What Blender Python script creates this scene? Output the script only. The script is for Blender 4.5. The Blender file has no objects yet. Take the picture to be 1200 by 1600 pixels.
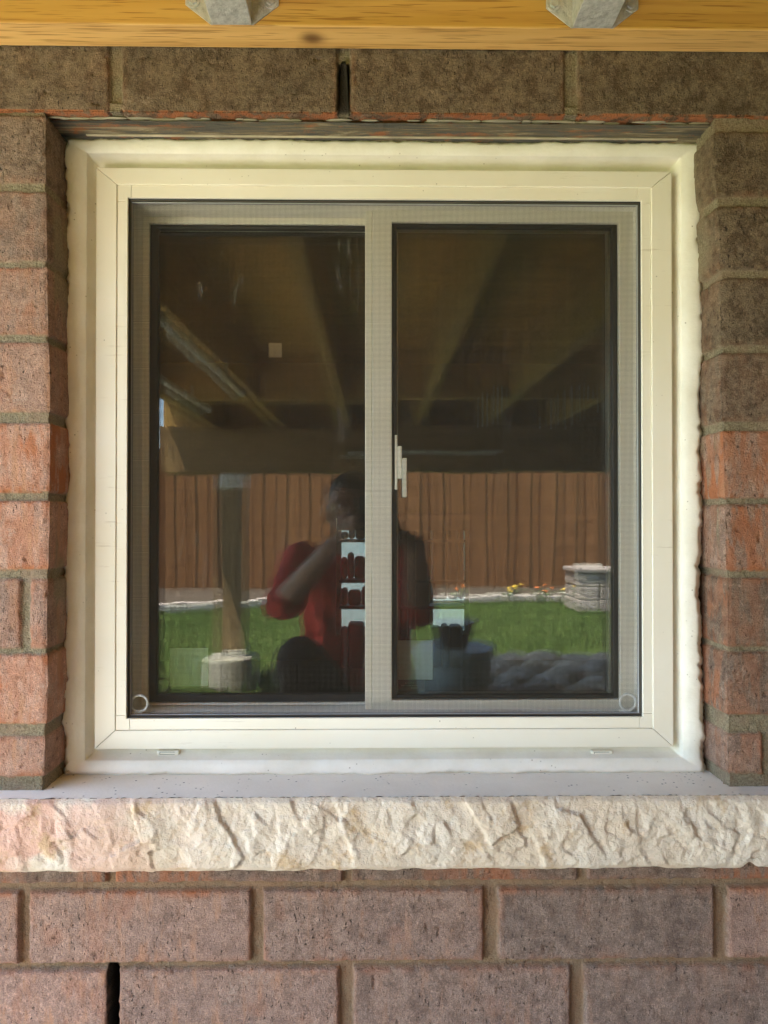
import bpy, bmesh, math, random
import numpy as np
from mathutils import Vector, Matrix, Euler

random.seed(7)
rng = np.random.RandomState(11)
SC = bpy.context.scene

# ------------------------------------------------------------------ camera, sky, sun, exposure
D = 0.8256                      # lens to brick face, metres
FPX = 1131.0                    # focal length in pixels of the 1200 px wide photograph
CZ = 1.0                        # lens height
M = D / FPX                     # metres per photo pixel on the brick face
YAW, PITCH = math.radians(0.8), math.radians(0.5)

cam_d = bpy.data.cameras.new('camera')
cam = bpy.data.objects.new('camera', cam_d)
SC.collection.objects.link(cam)
cam.location = (0, -D, CZ)
cam.rotation_euler = Euler((math.pi / 2 + PITCH, 0, -YAW), 'XYZ')
cam_d.sensor_fit = 'HORIZONTAL'
cam_d.sensor_width = 36.0
cam_d.lens = 36.0 * FPX / 1200.0
cam_d.clip_start = 0.02
cam_d.clip_end = 500
SC.camera = cam
CR = cam.rotation_euler.to_matrix()

SUN_EL, SUN_AZ = math.radians(68), math.radians(-60)     # azimuth from +Y towards +X
world = bpy.data.worlds.new('World')
SC.world = world
world.use_nodes = True
wn = world.node_tree
bg = wn.nodes['Background']
sky = wn.nodes.new('ShaderNodeTexSky')
sky.sky_type = 'NISHITA'
sky.sun_disc = False
sky.sun_elevation = SUN_EL
sky.sun_rotation = SUN_AZ
wn.links.new(sky.outputs[0], bg.inputs[0])
bg.inputs[1].default_value = 0.11
sl = bpy.data.lights.new('sun', 'SUN')
sl.energy = 5.0
sl.angle = math.radians(0.5)
sl.color = (1.0, 0.91, 0.76)
sun = bpy.data.objects.new('sun', sl)
SC.collection.objects.link(sun)
sd = Vector((math.sin(SUN_AZ) * math.cos(SUN_EL), math.cos(SUN_AZ) * math.cos(SUN_EL), math.sin(SUN_EL)))
sun.rotation_euler = sd.to_track_quat('Z', 'Y').to_euler()
sun.location = (0, 0, 8)
SC.view_settings.view_transform = 'Standard'
SC.view_settings.look = 'None'
SC.view_settings.exposure = 3.92
SC.view_settings.gamma = 1.0
cy = SC.cycles
cy.max_bounces = 14; cy.diffuse_bounces = 6; cy.glossy_bounces = 6
cy.transmission_bounces = 12; cy.transparent_max_bounces = 24
cy.caustics_reflective = False; cy.caustics_refractive = False
cy.use_denoising = True
cy.sample_clamp_indirect = 3.0


def P(px, py, Y):
    """point at depth Y that the photograph shows at pixel (px, py)"""
    d = CR @ Vector(((px - 600) / FPX, (800 - py) / FPX, -1.0))
    t = (Y + D) / d.y
    return Vector((d.x * t, Y, CZ + d.z * t))


def PX(px, Y, py=810): return P(px, py, Y).x
def PZ(py, Y, px=584): return P(px, py, Y).z


# ------------------------------------------------------------------ noise
def vnoise(x, y, seed=0):
    x = np.asarray(x, float); y = np.asarray(y, float)
    xi = np.floor(x).astype(np.int64); yi = np.floor(y).astype(np.int64)
    xf = x - xi; yf = y - yi
    def h(a, b):
        n = (a * 374761393 + b * 668265263 + seed * 974634777) & 0xffffffff
        n = ((n ^ (n >> 13)) * 1274126177) & 0xffffffff
        n = n ^ (n >> 16)
        return (n & 0xffff) / 65535.0
    u = xf * xf * (3 - 2 * xf); v = yf * yf * (3 - 2 * yf)
    return (h(xi, yi) * (1 - u) + h(xi + 1, yi) * u) * (1 - v) + (h(xi, yi + 1) * (1 - u) + h(xi + 1, yi + 1) * u) * v


def fbm(x, y, seed=0, octv=4):
    s = 0; a = 0.5; t = 0
    for i in range(octv):
        s = s + a * vnoise(x * 2 ** i, y * 2 ** i, seed + i * 17); t += a; a *= 0.5
    return s / t - 0.5


def sstep(a, b, x):
    t = np.clip((x - a) / (b - a), 0, 1)
    return t * t * (3 - 2 * t)


# ------------------------------------------------------------------ object helpers
def link(o, parent=None):
    SC.collection.objects.link(o)
    if parent is not None:
        o.parent = parent
    return o


def mesh_obj(name, verts, faces, m, parent=None, smooth=False, attrs=None):
    me = bpy.data.meshes.new(name)
    me.from_pydata([tuple(v) for v in verts], [], faces)
    me.validate(); me.update()
    if m: me.materials.append(m)
    if smooth:
        me.polygons.foreach_set('use_smooth', [True] * len(me.polygons))
    for k, a in (attrs or {}).items():
        at = me.attributes.new(k, 'FLOAT', 'POINT')
        at.data.foreach_set('value', np.asarray(a, np.float32).ravel())
    return link(bpy.data.objects.new(name, me), parent)


def bm_obj(name, bm, m, parent=None, smooth=False):
    bmesh.ops.recalc_face_normals(bm, faces=bm.faces)
    me = bpy.data.meshes.new(name)
    bm.to_mesh(me); bm.free()
    if m: me.materials.append(m)
    if smooth:
        me.polygons.foreach_set('use_smooth', [True] * len(me.polygons))
    return link(bpy.data.objects.new(name, me), parent)


def grid_mesh(name, V, m, parent=None, attrs=None, flip=False):
    n, k = V.shape[:2]
    idx = np.arange(n * k).reshape(n, k)
    q = np.stack([idx[:-1, :-1], idx[1:, :-1], idx[1:, 1:], idx[:-1, 1:]], -1).reshape(-1, 4)
    if flip: q = q[:, ::-1]
    me = bpy.data.meshes.new(name)
    me.vertices.add(n * k)
    me.vertices.foreach_set('co', V.astype(np.float32).ravel())
    me.loops.add(q.size)
    me.loops.foreach_set('vertex_index', q.astype(np.int32).ravel())
    me.polygons.add(len(q))
    me.polygons.foreach_set('loop_start', np.arange(0, q.size, 4, dtype=np.int32))
    me.polygons.foreach_set('loop_total', np.full(len(q), 4, np.int32))
    me.update(calc_edges=True)
    me.polygons.foreach_set('use_smooth', np.ones(len(q), bool))
    if m: me.materials.append(m)
    for kk, a in (attrs or {}).items():
        at = me.attributes.new(kk, 'FLOAT', 'POINT')
        at.data.foreach_set('value', np.asarray(a, np.float32).ravel())
    return link(bpy.data.objects.new(name, me), parent)


def tag(o, label=None, cat=None, group=None, kind=None):
    if label: o['label'] = label
    if cat: o['category'] = cat
    if group: o['group'] = group
    if kind: o['kind'] = kind
    return o


def empty(name, loc, label, cat, group=None):
    o = bpy.data.objects.new(name, None)
    o.empty_display_size = 0.05
    link(o); o.location = loc
    return tag(o, label, cat, group)


def child(o, root):
    """parent o (built in world space) to root, keeping it where it is"""
    o.parent = root
    o.matrix_parent_inverse = Matrix.Translation(-Vector(root.location)) if root.parent is None else Matrix.Identity(4)
    return o


def bm_box(bm, a, b, bev=0.0, seg=1):
    r = bmesh.ops.create_cube(bm, size=1)
    vs = r['verts']
    c = [(a[i] + b[i]) / 2 for i in range(3)]; s = [abs(b[i] - a[i]) for i in range(3)]
    for v in vs:
        v.co = Vector((c[0] + v.co.x * s[0], c[1] + v.co.y * s[1], c[2] + v.co.z * s[2]))
    if bev > 0:
        es = {e for v in vs for e in v.link_edges}
        bmesh.ops.bevel(bm, geom=list(es), offset=bev, segments=seg, affect='EDGES', profile=0.5)
    return vs


def box(name, a, b, m, parent=None, bev=0.0, seg=2):
    bm = bmesh.new(); bm_box(bm, a, b, bev, seg)
    return bm_obj(name, bm, m, parent)


def prism(name, poly, y0, y1, m, parent=None, bev=0.0006):
    """poly: XZ points; y0 front"""
    bm = bmesh.new()
    f = [bm.verts.new((p[0], y0, p[1])) for p in poly]
    g = [bm.verts.new((p[0], y1, p[1])) for p in poly]
    bm.faces.new(f); bm.faces.new(g[::-1])
    n = len(poly)
    for i in range(n):
        bm.faces.new((f[i], g[i], g[(i + 1) % n], f[(i + 1) % n]))
    bmesh.ops.recalc_face_normals(bm, faces=bm.faces)
    if bev > 0:
        es = [e for e in bm.edges if e.verts[0] in f and e.verts[1] in f]
        bmesh.ops.bevel(bm, geom=es, offset=bev, segments=2, affect='EDGES', profile=0.5)
    return bm_obj(name, bm, m, parent)


def bm_cyl(bm, p0, p1, r0, r1=None, seg=16, caps=True):
    p0 = Vector(p0); p1 = Vector(p1); r1 = r0 if r1 is None else r1
    d = p1 - p0
    r = bmesh.ops.create_cone(bm, cap_ends=caps, segments=seg, radius1=r0, radius2=r1, depth=d.length)
    q = d.to_track_quat('Z', 'Y').to_matrix().to_4x4()
    bmesh.ops.transform(bm, matrix=Matrix.Translation((p0 + p1) / 2) @ q, verts=r['verts'])
    return r['verts']


def bm_ball(bm, c, r, seg=16):
    """r: scalar or 3-tuple"""
    if not hasattr(r, '__len__'): r = (r, r, r)
    q = bmesh.ops.create_uvsphere(bm, u_segments=seg, v_segments=max(6, seg // 2), radius=1)
    for v in q['verts']:
        v.co = Vector((c[0] + v.co.x * r[0], c[1] + v.co.y * r[1], c[2] + v.co.z * r[2]))
    return q['verts']


def bm_limb(bm, pts):
    """chain of (point, radius): tapered tubes with ball joints"""
    for i, (p, r) in enumerate(pts):
        bm_ball(bm, p, r, 14)
        if i:
            bm_cyl(bm, pts[i - 1][0], p, pts[i - 1][1], r, 14)


# ------------------------------------------------------------------ materials
class NT:
    def __init__(s, name):
        s.m = bpy.data.materials.new(name); s.m.use_nodes = True
        s.t = s.m.node_tree; s.b = s.t.nodes['Principled BSDF']
        s.tc = s.t.nodes.new('ShaderNodeTexCoord')
    def L(s, a, b): s.t.links.new(a, b)
    def set(s, **k):
        for kk, v in k.items():
            s.b.inputs[kk.replace('_', ' ')].default_value = v
        return s
    def map(s, scale=(1, 1, 1), loc=(0, 0, 0), rot=(0, 0, 0)):
        n = s.t.nodes.new('ShaderNodeMapping')
        n.inputs['Scale'].default_value = scale; n.inputs['Location'].default_value = loc; n.inputs['Rotation'].default_value = rot
        s.L(s.tc.outputs['Object'], n.inputs[0]); return n.outputs[0]
    def noise(s, scale, detail=4, rough=0.55, vec=None, dist=0.0):
        n = s.t.nodes.new('ShaderNodeTexNoise')
        n.inputs['Scale'].default_value = scale; n.inputs['Detail'].default_value = detail
        n.inputs['Roughness'].default_value = rough; n.inputs['Distortion'].default_value = dist
        s.L(vec if vec is not None else s.tc.outputs['Object'], n.inputs['Vector']); return n.outputs['Fac']
    def voro(s, scale, vec=None, feature='F1'):
        n = s.t.nodes.new('ShaderNodeTexVoronoi'); n.feature = feature
        n.inputs['Scale'].default_value = scale
        s.L(vec if vec is not None else s.tc.outputs['Object'], n.inputs['Vector']); return n.outputs['Distance']
    def ramp(s, fac, stops):
        n = s.t.nodes.new('ShaderNodeValToRGB')
        e = n.color_ramp.elements
        while len(e) > 1: e.remove(e[0])
        for i, (p, c) in enumerate(stops):
            x = e[0] if i == 0 else e.new(p)
            x.position = p
            x.color = (c, c, c, 1) if not hasattr(c, '__len__') else (c[0], c[1], c[2], 1)
        s.L(fac, n.inputs[0]); return n.outputs['Color']
    def mix(s, fac, a, b, mode='MIX'):
        n = s.t.nodes.new('ShaderNodeMix'); n.data_type = 'RGBA'; n.blend_type = mode
        for v, i in ((fac, n.inputs[0]), (a, n.inputs[6]), (b, n.inputs[7])):
            if isinstance(v, bpy.types.NodeSocket): s.L(v, i)
            elif hasattr(v, '__len__'): i.default_value = (*v[:3], 1)
            else: i.default_value = v
        return n.outputs[2]
    def math(s, op, a, b=0.0):
        n = s.t.nodes.new('ShaderNodeMath'); n.operation = op
        for v, i in ((a, n.inputs[0]), (b, n.inputs[1])):
            if isinstance(v, bpy.types.NodeSocket): s.L(v, i)
            else: i.default_value = v
        return n.outputs[0]
    def attr(s, name):
        n = s.t.nodes.new('ShaderNodeAttribute'); n.attribute_name = name; return n.outputs['Fac']
    def color(s, c): s.L(c, s.b.inputs['Base Color']); return s
    def rough(s, c): s.L(c, s.b.inputs['Roughness']); return s
    def bump(s, h, strength=0.3, dist=0.001, nrm=None):
        n = s.t.nodes.new('ShaderNodeBump')
        n.inputs['Strength'].default_value = strength; n.inputs['Distance'].default_value = dist
        s.L(h, n.inputs['Height'])
        if nrm is not None: s.L(nrm, n.inputs['Normal'])
        s.L(n.outputs[0], s.b.inputs['Normal']); return n.outputs[0]


def brick_material():
    t = NT('brick')
    t.set(Roughness=0.92, Specular_IOR_Level=0.25)
    mask, rnd, org, drk = t.attr('mask'), t.attr('rnd'), t.attr('org'), t.attr('drk')
    fine = t.noise(620, 3, 0.7)
    med = t.noise(150, 5, 0.7)
    big = t.noise(16, 4, 0.6)
    base = t.ramp(rnd, [(0, (0.165, 0.125, 0.08)), (0.35, (0.28, 0.20, 0.155)), (0.7, (0.42, 0.265, 0.20)), (1, (0.52, 0.315, 0.235))])
    c = t.mix(t.ramp(big, [(0.42, 0.0), (0.66, 0.6)]), base, t.mix(1.0, base, (0.74, 0.76, 0.80), 'MULTIPLY'))
    mott = t.noise(48, 9, 0.82)
    c = t.mix(t.math('MULTIPLY', t.ramp(mott, [(0.44, 0.0), (0.58, 1.0)]), t.ramp(rnd, [(0.1, 1.0), (0.8, 0.45)])), c, t.mix(1.0, c, (0.50, 0.46, 0.44), 'MULTIPLY'))
    c = t.mix(t.ramp(med, [(0.36, 0.55), (0.50, 0.0)]), c, t.mix(1.0, c, (1.45, 1.42, 1.38), 'MULTIPLY'))
    c = t.mix(t.ramp(fine, [(0.48, 0.0), (0.66, 0.8)]), c, t.mix(1.0, c, (1.75, 1.7, 1.62), 'MULTIPLY'))
    pit = t.math('MULTIPLY', t.ramp(t.noise(1.0, 3, 0.7, t.map((300, 300, 130))), [(0.61, 0.0), (0.66, 1.0)]), t.ramp(t.noise(14, 3), [(0.42, 0.15), (0.56, 1.0)]))
    c = t.mix(pit, c, (0.055, 0.038, 0.03))
    # sparse pits and pale grains
    v = t.voro(170)
    c = t.mix(t.ramp(v, [(0.10, 0.55), (0.22, 0.0)]), c, (0.10, 0.07, 0.055))
    # orange core clay where the attribute and a streaky noise say so
    st = t.noise(1.0, 4, 0.6, t.map((70, 70, 22)))
    of = t.math('MULTIPLY', org, t.ramp(st, [(0.42, 0.1), (0.54, 1.0)]))
    oc = t.mix(med, (0.50, 0.17, 0.07), (0.36, 0.14, 0.07))
    c = t.mix(of, c, oc)
    st2 = t.noise(1.0, 5, 0.65, t.map((60, 60, 11), (3, 1, 5)))
    lowst = t.math('MULTIPLY', t.ramp(st2, [(0.54, 0.0), (0.64, 0.9)]), t.ramp(rnd, [(0.3, 0.0), (0.7, 0.9)]))
    c = t.mix(lowst, c, (0.50, 0.26, 0.15))
    # lime bloom
    bl = t.math('MULTIPLY', t.ramp(t.noise(9, 5, 0.7), [(0.58, 0), (0.74, 0.8)]), t.ramp(t.noise(210, 4, 0.75), [(0.46, 0), (0.58, 1)]))
    c = t.mix(bl, c, (0.55, 0.45, 0.36))
    # mortar
    mf = t.noise(420, 4, 0.75)
    mc = t.mix(t.ramp(mf, [(0.35, 0), (0.65, 1)]), (0.17, 0.135, 0.085), (0.37, 0.31, 0.205))
    mc = t.mix(t.ramp(t.noise(30, 4), [(0.45, 0), (0.7, 0.7)]), mc, (0.30, 0.20, 0.135))
    mc = t.mix(t.math('MULTIPLY', org, t.ramp(t.noise(45, 4, 0.6), [(0.25, 0.35), (0.6, 1.0)])), mc, (0.33, 0.19, 0.105))
    c = t.mix(mask, mc, c)
    c = t.mix(drk, c, (0.035, 0.028, 0.02))
    t.color(c)
    h = t.math('ADD', t.math('MULTIPLY', med, 1.0), t.math('MULTIPLY', fine, 0.8))
    t.bump(t.math('SUBTRACT', h, t.math('MULTIPLY', pit, 0.8)), 1.0, 0.0035)
    return t.m


def plain(name, col, rough=0.5, bump=0.0, scale=200, metal=0.0, spec=0.5, var=0.12, vs=12):
    t = NT(name)
    t.set(Roughness=rough, Metallic=metal, Specular_IOR_Level=spec)
    n = t.noise(vs, 4)
    t.color(t.mix(t.ramp(n, [(0.3, 0), (0.7, 1)]), [c * (1 - var) for c in col], [min(1, c * (1 + var)) for c in col]))
    if bump:
        t.bump(t.noise(scale, 3), bump, 0.001)
    return t.m


def vinyl_material(name, col, grime=1.0):
    t = NT(name)
    t.set(Roughness=0.38, Specular_IOR_Level=0.4)
    n = t.noise(7, 5, 0.6)
    c = t.mix(t.ramp(n, [(0.35, 0), (0.75, 1)]), col, [x * y for x, y in zip(col, (0.95, 0.93, 0.88))])
    sc = t.noise(1.0, 4, 0.7, t.map((14, 60, 160)))
    c = t.mix(t.math('MULTIPLY', t.ramp(sc, [(0.61, 0), (0.68, 0.35)]), t.ramp(t.noise(9, 2), [(0.5, 0), (0.65, grime)])), c, (0.42, 0.35, 0.24))
    sp = t.voro(95)
    sf = t.math('MULTIPLY', t.ramp(sp, [(0.045, 0.8), (0.10, 0.0)]), t.ramp(t.noise(23, 3), [(0.52, 0), (0.62, grime)]))
    c = t.mix(sf, c, (0.22, 0.18, 0.13))
    t.color(c)
    t.bump(t.noise(35, 3), 0.12, 0.002)
    return t.m


def caulk_material():
    t = NT('painted_caulk')
    t.set(Roughness=0.45, Specular_IOR_Level=0.4)
    c = t.mix(t.ramp(t.noise(18, 5, 0.65), [(0.35, 0), (0.75, 1)]), (0.84, 0.80, 0.71), (0.72, 0.67, 0.56))
    sp = t.voro(120)
    sf = t.math('MULTIPLY', t.ramp(sp, [(0.06, 0.8), (0.14, 0.0)]), t.ramp(t.noise(30, 3), [(0.52, 0), (0.60, 1)]))
    c = t.mix(sf, c, (0.30, 0.24, 0.17))
    t.color(c)
    n1 = t.noise(1.0, 4, 0.6, t.map((25, 25, 60)))
    t.bump(t.math('ADD', n1, t.noise(60, 4)), 0.35, 0.003)
    return t.m


def wood_material(name, axis, a, b, knots=(), scale=1.0, dark=(0.16, 0.075, 0.02), rough=0.6):
    t = NT(name)
    t.set(Roughness=rough, Specular_IOR_Level=0.3)
    s = [90 * scale] * 3; s[axis] = 2.6 * scale
    g = t.noise(1.0, 5, 0.6, t.map(tuple(s)), 0.4)
    s2 = [22 * scale] * 3; s2[axis] = 0.9 * scale
    g2 = t.noise(1.0, 3, 0.5, t.map(tuple(s2), (2, 3, 1)), 0.8)
    c = t.mix(t.ramp(g2, [(0.3, 0), (0.7, 1)]), a, b)
    c = t.mix(t.ramp(g, [(0.50, 0), (0.70, 0.55)]), c, dark)
    s3 = [420 * scale] * 3; s3[axis] = 16 * scale
    g3 = t.noise(1.0, 2, 0.5, t.map(tuple(s3), (5, 3, 1)))
    c = t.mix(t.ramp(g3, [(0.57, 0), (0.66, 0.85)]), c, [x * 0.75 for x in dark])
    for (kx, kz, ky, r) in knots:
        n = t.t.nodes.new('ShaderNodeVectorMath'); n.operation = 'DISTANCE'
        mp = t.map((0.75, 1, 1))
        t.L(mp, n.inputs[0]); n.inputs[1].default_value = (kx * 0.75, ky, kz)
        k = t.ramp(n.outputs['Value'], [(0.0, 1.0), (r * 0.9, 1.0), (r * 1.2, 0.45), (r * 2.2, 0.0)])
        c = t.mix(k, c, (0.10, 0.035, 0.012))
    t.color(c)
    t.bump(g, 0.25, 0.001)
    return t.m


M_brick = brick_material()
M_frame = vinyl_material('cream_vinyl', (0.84, 0.80, 0.70))
M_sash = vinyl_material('sash_vinyl', (0.84, 0.80, 0.70), 0.5)
M_caulk = caulk_material()
M_black = plain('black_rubber', (0.012, 0.012, 0.012), 0.5, 0.2)
M_groove = plain('dark_joint', (0.12, 0.10, 0.07), 0.8)
M_spline = plain('grey_spline', (0.45, 0.45, 0.45), 0.5, 0.5, 900)
M_wire = plain('screen_wire', (0.055, 0.045, 0.034), 0.5, spec=0.25)
M_tab = plain('clear_tab', (0.88, 0.88, 0.85), 0.35)
M_ledger = wood_material('ledger_wood', 0, (0.54, 0.29, 0.055), (0.64, 0.37, 0.095),
                         knots=[(PX(487, -0.03, 60), PZ(60, -0.012), -0.02, 0.0075)], dark=(0.42, 0.19, 0.04))
M_joist = wood_material('joist_wood', 1, (0.48, 0.30, 0.09), (0.58, 0.38, 0.13))
M_board = wood_material('deck_board_wood', 0, (0.56, 0.32, 0.07), (0.72, 0.43, 0.11), scale=0.5)
M_beam = wood_material('beam_wood', 0, (0.22, 0.14, 0.06), (0.30, 0.19, 0.085))
M_post = wood_material('post_wood', 2, (0.24, 0.17, 0.09), (0.32, 0.23, 0.12))


def fence_material():
    t = NT('fence_wood')
    t.set(Roughness=0.8, Specular_IOR_Level=0.2)
    # one tone per board (boards are 0.14 m wide)
    w = t.t.nodes.new('ShaderNodeTexWhiteNoise'); w.noise_dimensions = '1D'
    sx = t.t.nodes.new('ShaderNodeSeparateXYZ'); t.L(t.tc.outputs['Object'], sx.inputs[0])
    t.L(t.math('FLOOR', t.math('DIVIDE', sx.outputs[0], 0.145)), w.inputs['W'])
    c = t.mix(w.outputs[0], (0.17, 0.072, 0.026), (0.235, 0.105, 0.04))
    g = t.noise(1.0, 4, 0.6, t.map((40, 40, 1.4)))
    c = t.mix(t.ramp(g, [(0.45, 0), (0.7, 0.6)]), c, (0.15, 0.07, 0.03))
    t.color(c); t.bump(g, 0.4, 0.004)
    return t.m


def galv_material():
    t = NT('galvanised_steel')
    t.set(Metallic=0.35, Roughness=0.42)
    v = t.voro(160)
    c = t.mix(t.ramp(v, [(0.1, 0), (0.6, 1)]), (0.46, 0.46, 0.43), (0.62, 0.61, 0.57))
    c = t.mix(t.ramp(t.noise(60, 5, 0.7), [(0.45, 0), (0.7, 0.6)]), c, (0.42, 0.40, 0.35))
    t.color(c)
    t.bump(t.noise(110, 4, 0.6), 0.8, 0.003)
    return t.m


def lintel_material():
    t = NT('weathered_steel')
    t.set(Roughness=0.62, Specular_IOR_Level=0.5)
    st = t.noise(1.0, 5, 0.7, t.map((9, 150, 60)), 0.8)
    c = t.ramp(st, [(0.32, (0.035, 0.033, 0.03)), (0.46, (0.085, 0.08, 0.07)), (0.55, (0.14, 0.105, 0.06)), (0.64, (0.32, 0.27, 0.18)), (0.75, (0.07, 0.06, 0.05))])
    c = t.mix(t.ramp(t.noise(1.0, 5, 0.7, t.map((22, 90, 60), (4, 2, 1))), [(0.57, 0), (0.66, 0.8)]), c, (0.30, 0.10, 0.03))
    t.color(c)
    t.bump(t.noise(70, 5, 0.7), 0.6, 0.003)
    return t.m


def sill_material(top):
    t = NT('sill_stone_top' if top else 'sill_stone_face')
    t.set(Roughness=0.85, Specular_IOR_Level=0.3)
    if top:
        c = t.mix(t.ramp(t.noise(9, 5, 0.6), [(0.35, 0), (0.7, 1)]), (0.75, 0.70, 0.62), (0.85, 0.80, 0.72))
        sp = t.voro(150)
        sf = t.math('MULTIPLY', t.ramp(sp, [(0.12, 1.0), (0.24, 0.0)]), t.ramp(t.noise(40, 4), [(0.54, 0), (0.60, 1)]))
        c = t.mix(sf, c, (0.10, 0.09, 0.08))
        t.color(c); t.bump(t.noise(300, 3), 0.25, 0.0012)
    else:
        c = t.mix(t.ramp(t.noise(8, 5, 0.6), [(0.35, 0), (0.65, 1)]), (0.72, 0.64, 0.53), (0.63, 0.50, 0.36))
        # rosy stain on the left third
        sx = t.t.nodes.new('ShaderNodeSeparateXYZ'); t.L(t.tc.outputs['Object'], sx.inputs[0])
        lf = t.ramp(t.math('ADD', sx.outputs[0], 0.5), [(0.0, 0.9), (0.14, 0.9), (0.33, 0.0)])
        c = t.mix(t.math('MULTIPLY', lf, t.ramp(t.noise(14, 4, 0.6), [(0.40, 0), (0.52, 0.95)])), c, (0.62, 0.36, 0.27))
        c = t.mix(t.ramp(t.noise(24, 5, 0.7), [(0.57, 0), (0.68, 0.7)]), c, (0.52, 0.35, 0.18))
        c = t.mix(t.ramp(t.noise(280, 4, 0.7), [(0.60, 0), (0.75, 0.45)]), c, (0.30, 0.25, 0.19))
        t.color(c)
        t.bump(t.math('ADD', t.noise(260, 4, 0.7), t.noise(70, 4, 0.6)), 0.75, 0.003)
    return t.m


M_fence = fence_material()
M_galv = galv_material()
M_lintel = lintel_material()
M_silltop = sill_material(True)
M_sillface = sill_material(False)

tg = NT('window_glass')
_t = tg.t
_lw = _t.nodes.new('ShaderNodeLayerWeight'); _lw.inputs['Blend'].default_value = 0.5
_f = tg.math('ADD', tg.math('MULTIPLY', tg.math('POWER', _lw.outputs['Facing'], 5.0), 0.94), 0.06)   # Schlick
_tr = _t.nodes.new('ShaderNodeBsdfTransparent'); _tr.inputs[0].default_value = (0.95, 0.97, 0.95, 1)
_gl = _t.nodes.new('ShaderNodeBsdfGlossy'); _gl.inputs['Roughness'].default_value = 0.004; _gl.inputs[0].default_value = (1, 1, 1, 1)
_mx = _t.nodes.new('ShaderNodeMixShader')
_bp = _t.nodes.new('ShaderNodeBump'); _bp.inputs['Strength'].default_value = 1.0; _bp.inputs['Distance'].default_value = 0.00035
tg.L(tg.noise(1.0, 2, 0.4, tg.map((7, 7, 3.5))), _bp.inputs['Height']); tg.L(_bp.outputs[0], _gl.inputs['Normal'])
_df = _t.nodes.new('ShaderNodeBsdfDiffuse'); _df.inputs[0].default_value = (0.75, 0.75, 0.75, 1)
_dm = _t.nodes.new('ShaderNodeMixShader')
_st = tg.math('MULTIPLY', tg.ramp(tg.noise(1.0, 5, 0.7, tg.map((38, 38, 5), (0, 0, 0), (0, 0.25, 0)), 1.5), [(0.60, 0.0), (0.70, 1.0)]), tg.ramp(tg.noise(7, 3), [(0.52, 0.0), (0.66, 0.22)]))
tg.L(_f, _mx.inputs[0]); tg.L(_tr.outputs[0], _mx.inputs[1]); tg.L(_gl.outputs[0], _mx.inputs[2])
tg.L(_st, _dm.inputs[0]); tg.L(_mx.outputs[0], _dm.inputs[1]); tg.L(_df.outputs[0], _dm.inputs[2])
tg.L(_dm.outputs[0], [n for n in _t.nodes if n.type == 'OUTPUT_MATERIAL'][0].inputs[0])
M_glass = tg.m

# ------------------------------------------------------------------ brick wall
def lay(rects, U, V, wob_seed=3, deep=0.0075):
    """brick pattern on a (u, v) grid: height, mask, random tone, orange, dark"""
    UU, VV = np.meshgrid(U, V, indexing='ij')
    Hh = -deep + 0.0022 * fbm(UU * 160, VV * 160, 5, 3) + 0.003 * fbm(UU * 30, VV * 30, 8, 2)
    mask = np.zeros_like(UU); rnd = np.full_like(UU, 0.5); org = np.zeros_like(UU); drk = np.zeros_like(UU)
    wu = 0.0022 * fbm(UU * 130, VV * 130, wob_seed, 3) + 0.0012 * fbm(UU * 15, VV * 15, wob_seed + 7, 2); wv = 0.0022 * fbm(UU * 130, VV * 130, wob_seed + 40, 3) + 0.0012 * fbm(UU * 15, VV * 15, wob_seed + 9, 2)
    for r in rects:
        u0, u1, v0, v1, tone, orange = r[:6]
        kind = r[6] if len(r) > 6 else 'b'
        iu = np.where((U > u0 - 0.012) & (U < u1 + 0.012))[0]; iv = np.where((V > v0 - 0.012) & (V < v1 + 0.012))[0]
        if len(iu) == 0 or len(iv) == 0: continue
        s = np.s_[iu[0]:iu[-1] + 1, iv[0]:iv[-1] + 1]
        u = UU[s] + wu[s]; v = VV[s] + wv[s]
        d = np.minimum(np.minimum(u - u0, u1 - u), np.minimum(v - v0, v1 - v))
        if kind == 'hole':
            k = sstep(-0.001, 0.0015, d)
            Hh[s] = Hh[s] * (1 - k) + k * -0.06
            drk[s] = np.maximum(drk[s], sstep(-0.0035, -0.0012, d)); continue
        k = sstep(-0.0008, 0.0009, d)
        arris = -0.0016 * (1 - sstep(0.0, 0.004, d)) ** 2
        sd_ = int(abs(u0 * 997 + v0 * 313)) % 1000
        body = 0.0016 * fbm(UU[s] * 22, VV[s] * 22, sd_, 3) + 0.0011 * fbm(UU[s] * 130, VV[s] * 130, sd_ + 9, 3) + (tone - 0.5) * 0.002 * ((sd_ % 7) / 3 - 1)
        pit = vnoise(UU[s] * 150, VV[s] * 150, sd_ + 5)
        body = body - 0.0022 * sstep(0.86, 0.97, pit) * sstep(0.3, 0.6, vnoise(UU[s] * 20, VV[s] * 20, sd_ + 2))
        Hh[s] = Hh[s] * (1 - k) + k * (arris + body)
        mask[s] = np.maximum(mask[s], k)
        rnd[s] = np.where(k > 0.3, tone, rnd[s])
        edge = (1 - sstep(0.001, 0.010, d)) * 0.55
        chip = sstep(0.62, 0.78, vnoise(UU[s] * 38, VV[s] * 38, sd_ + 21)) * 0.5
        org[s] = np.where(k > 0.3, np.clip(orange + edge * (vnoise(UU[s] * 30, VV[s] * 30, 77)) * (0.3 + tone) + chip * (tone ** 1.5), 0, 1), org[s])
    return UU, VV, Hh, mask, rnd, org, drk


def xs(px): return PX(px, 0.0)
def zs(py, px=584): return P(px, py, 0.0).z


def axis(parts):
    out = []
    for a, b, st in parts:
        n = max(2, int(round((b - a) / st)))
        out.append(np.linspace(a, b, n + 1)[(1 if out else 0):])
    return np.concatenate(out)


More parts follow.
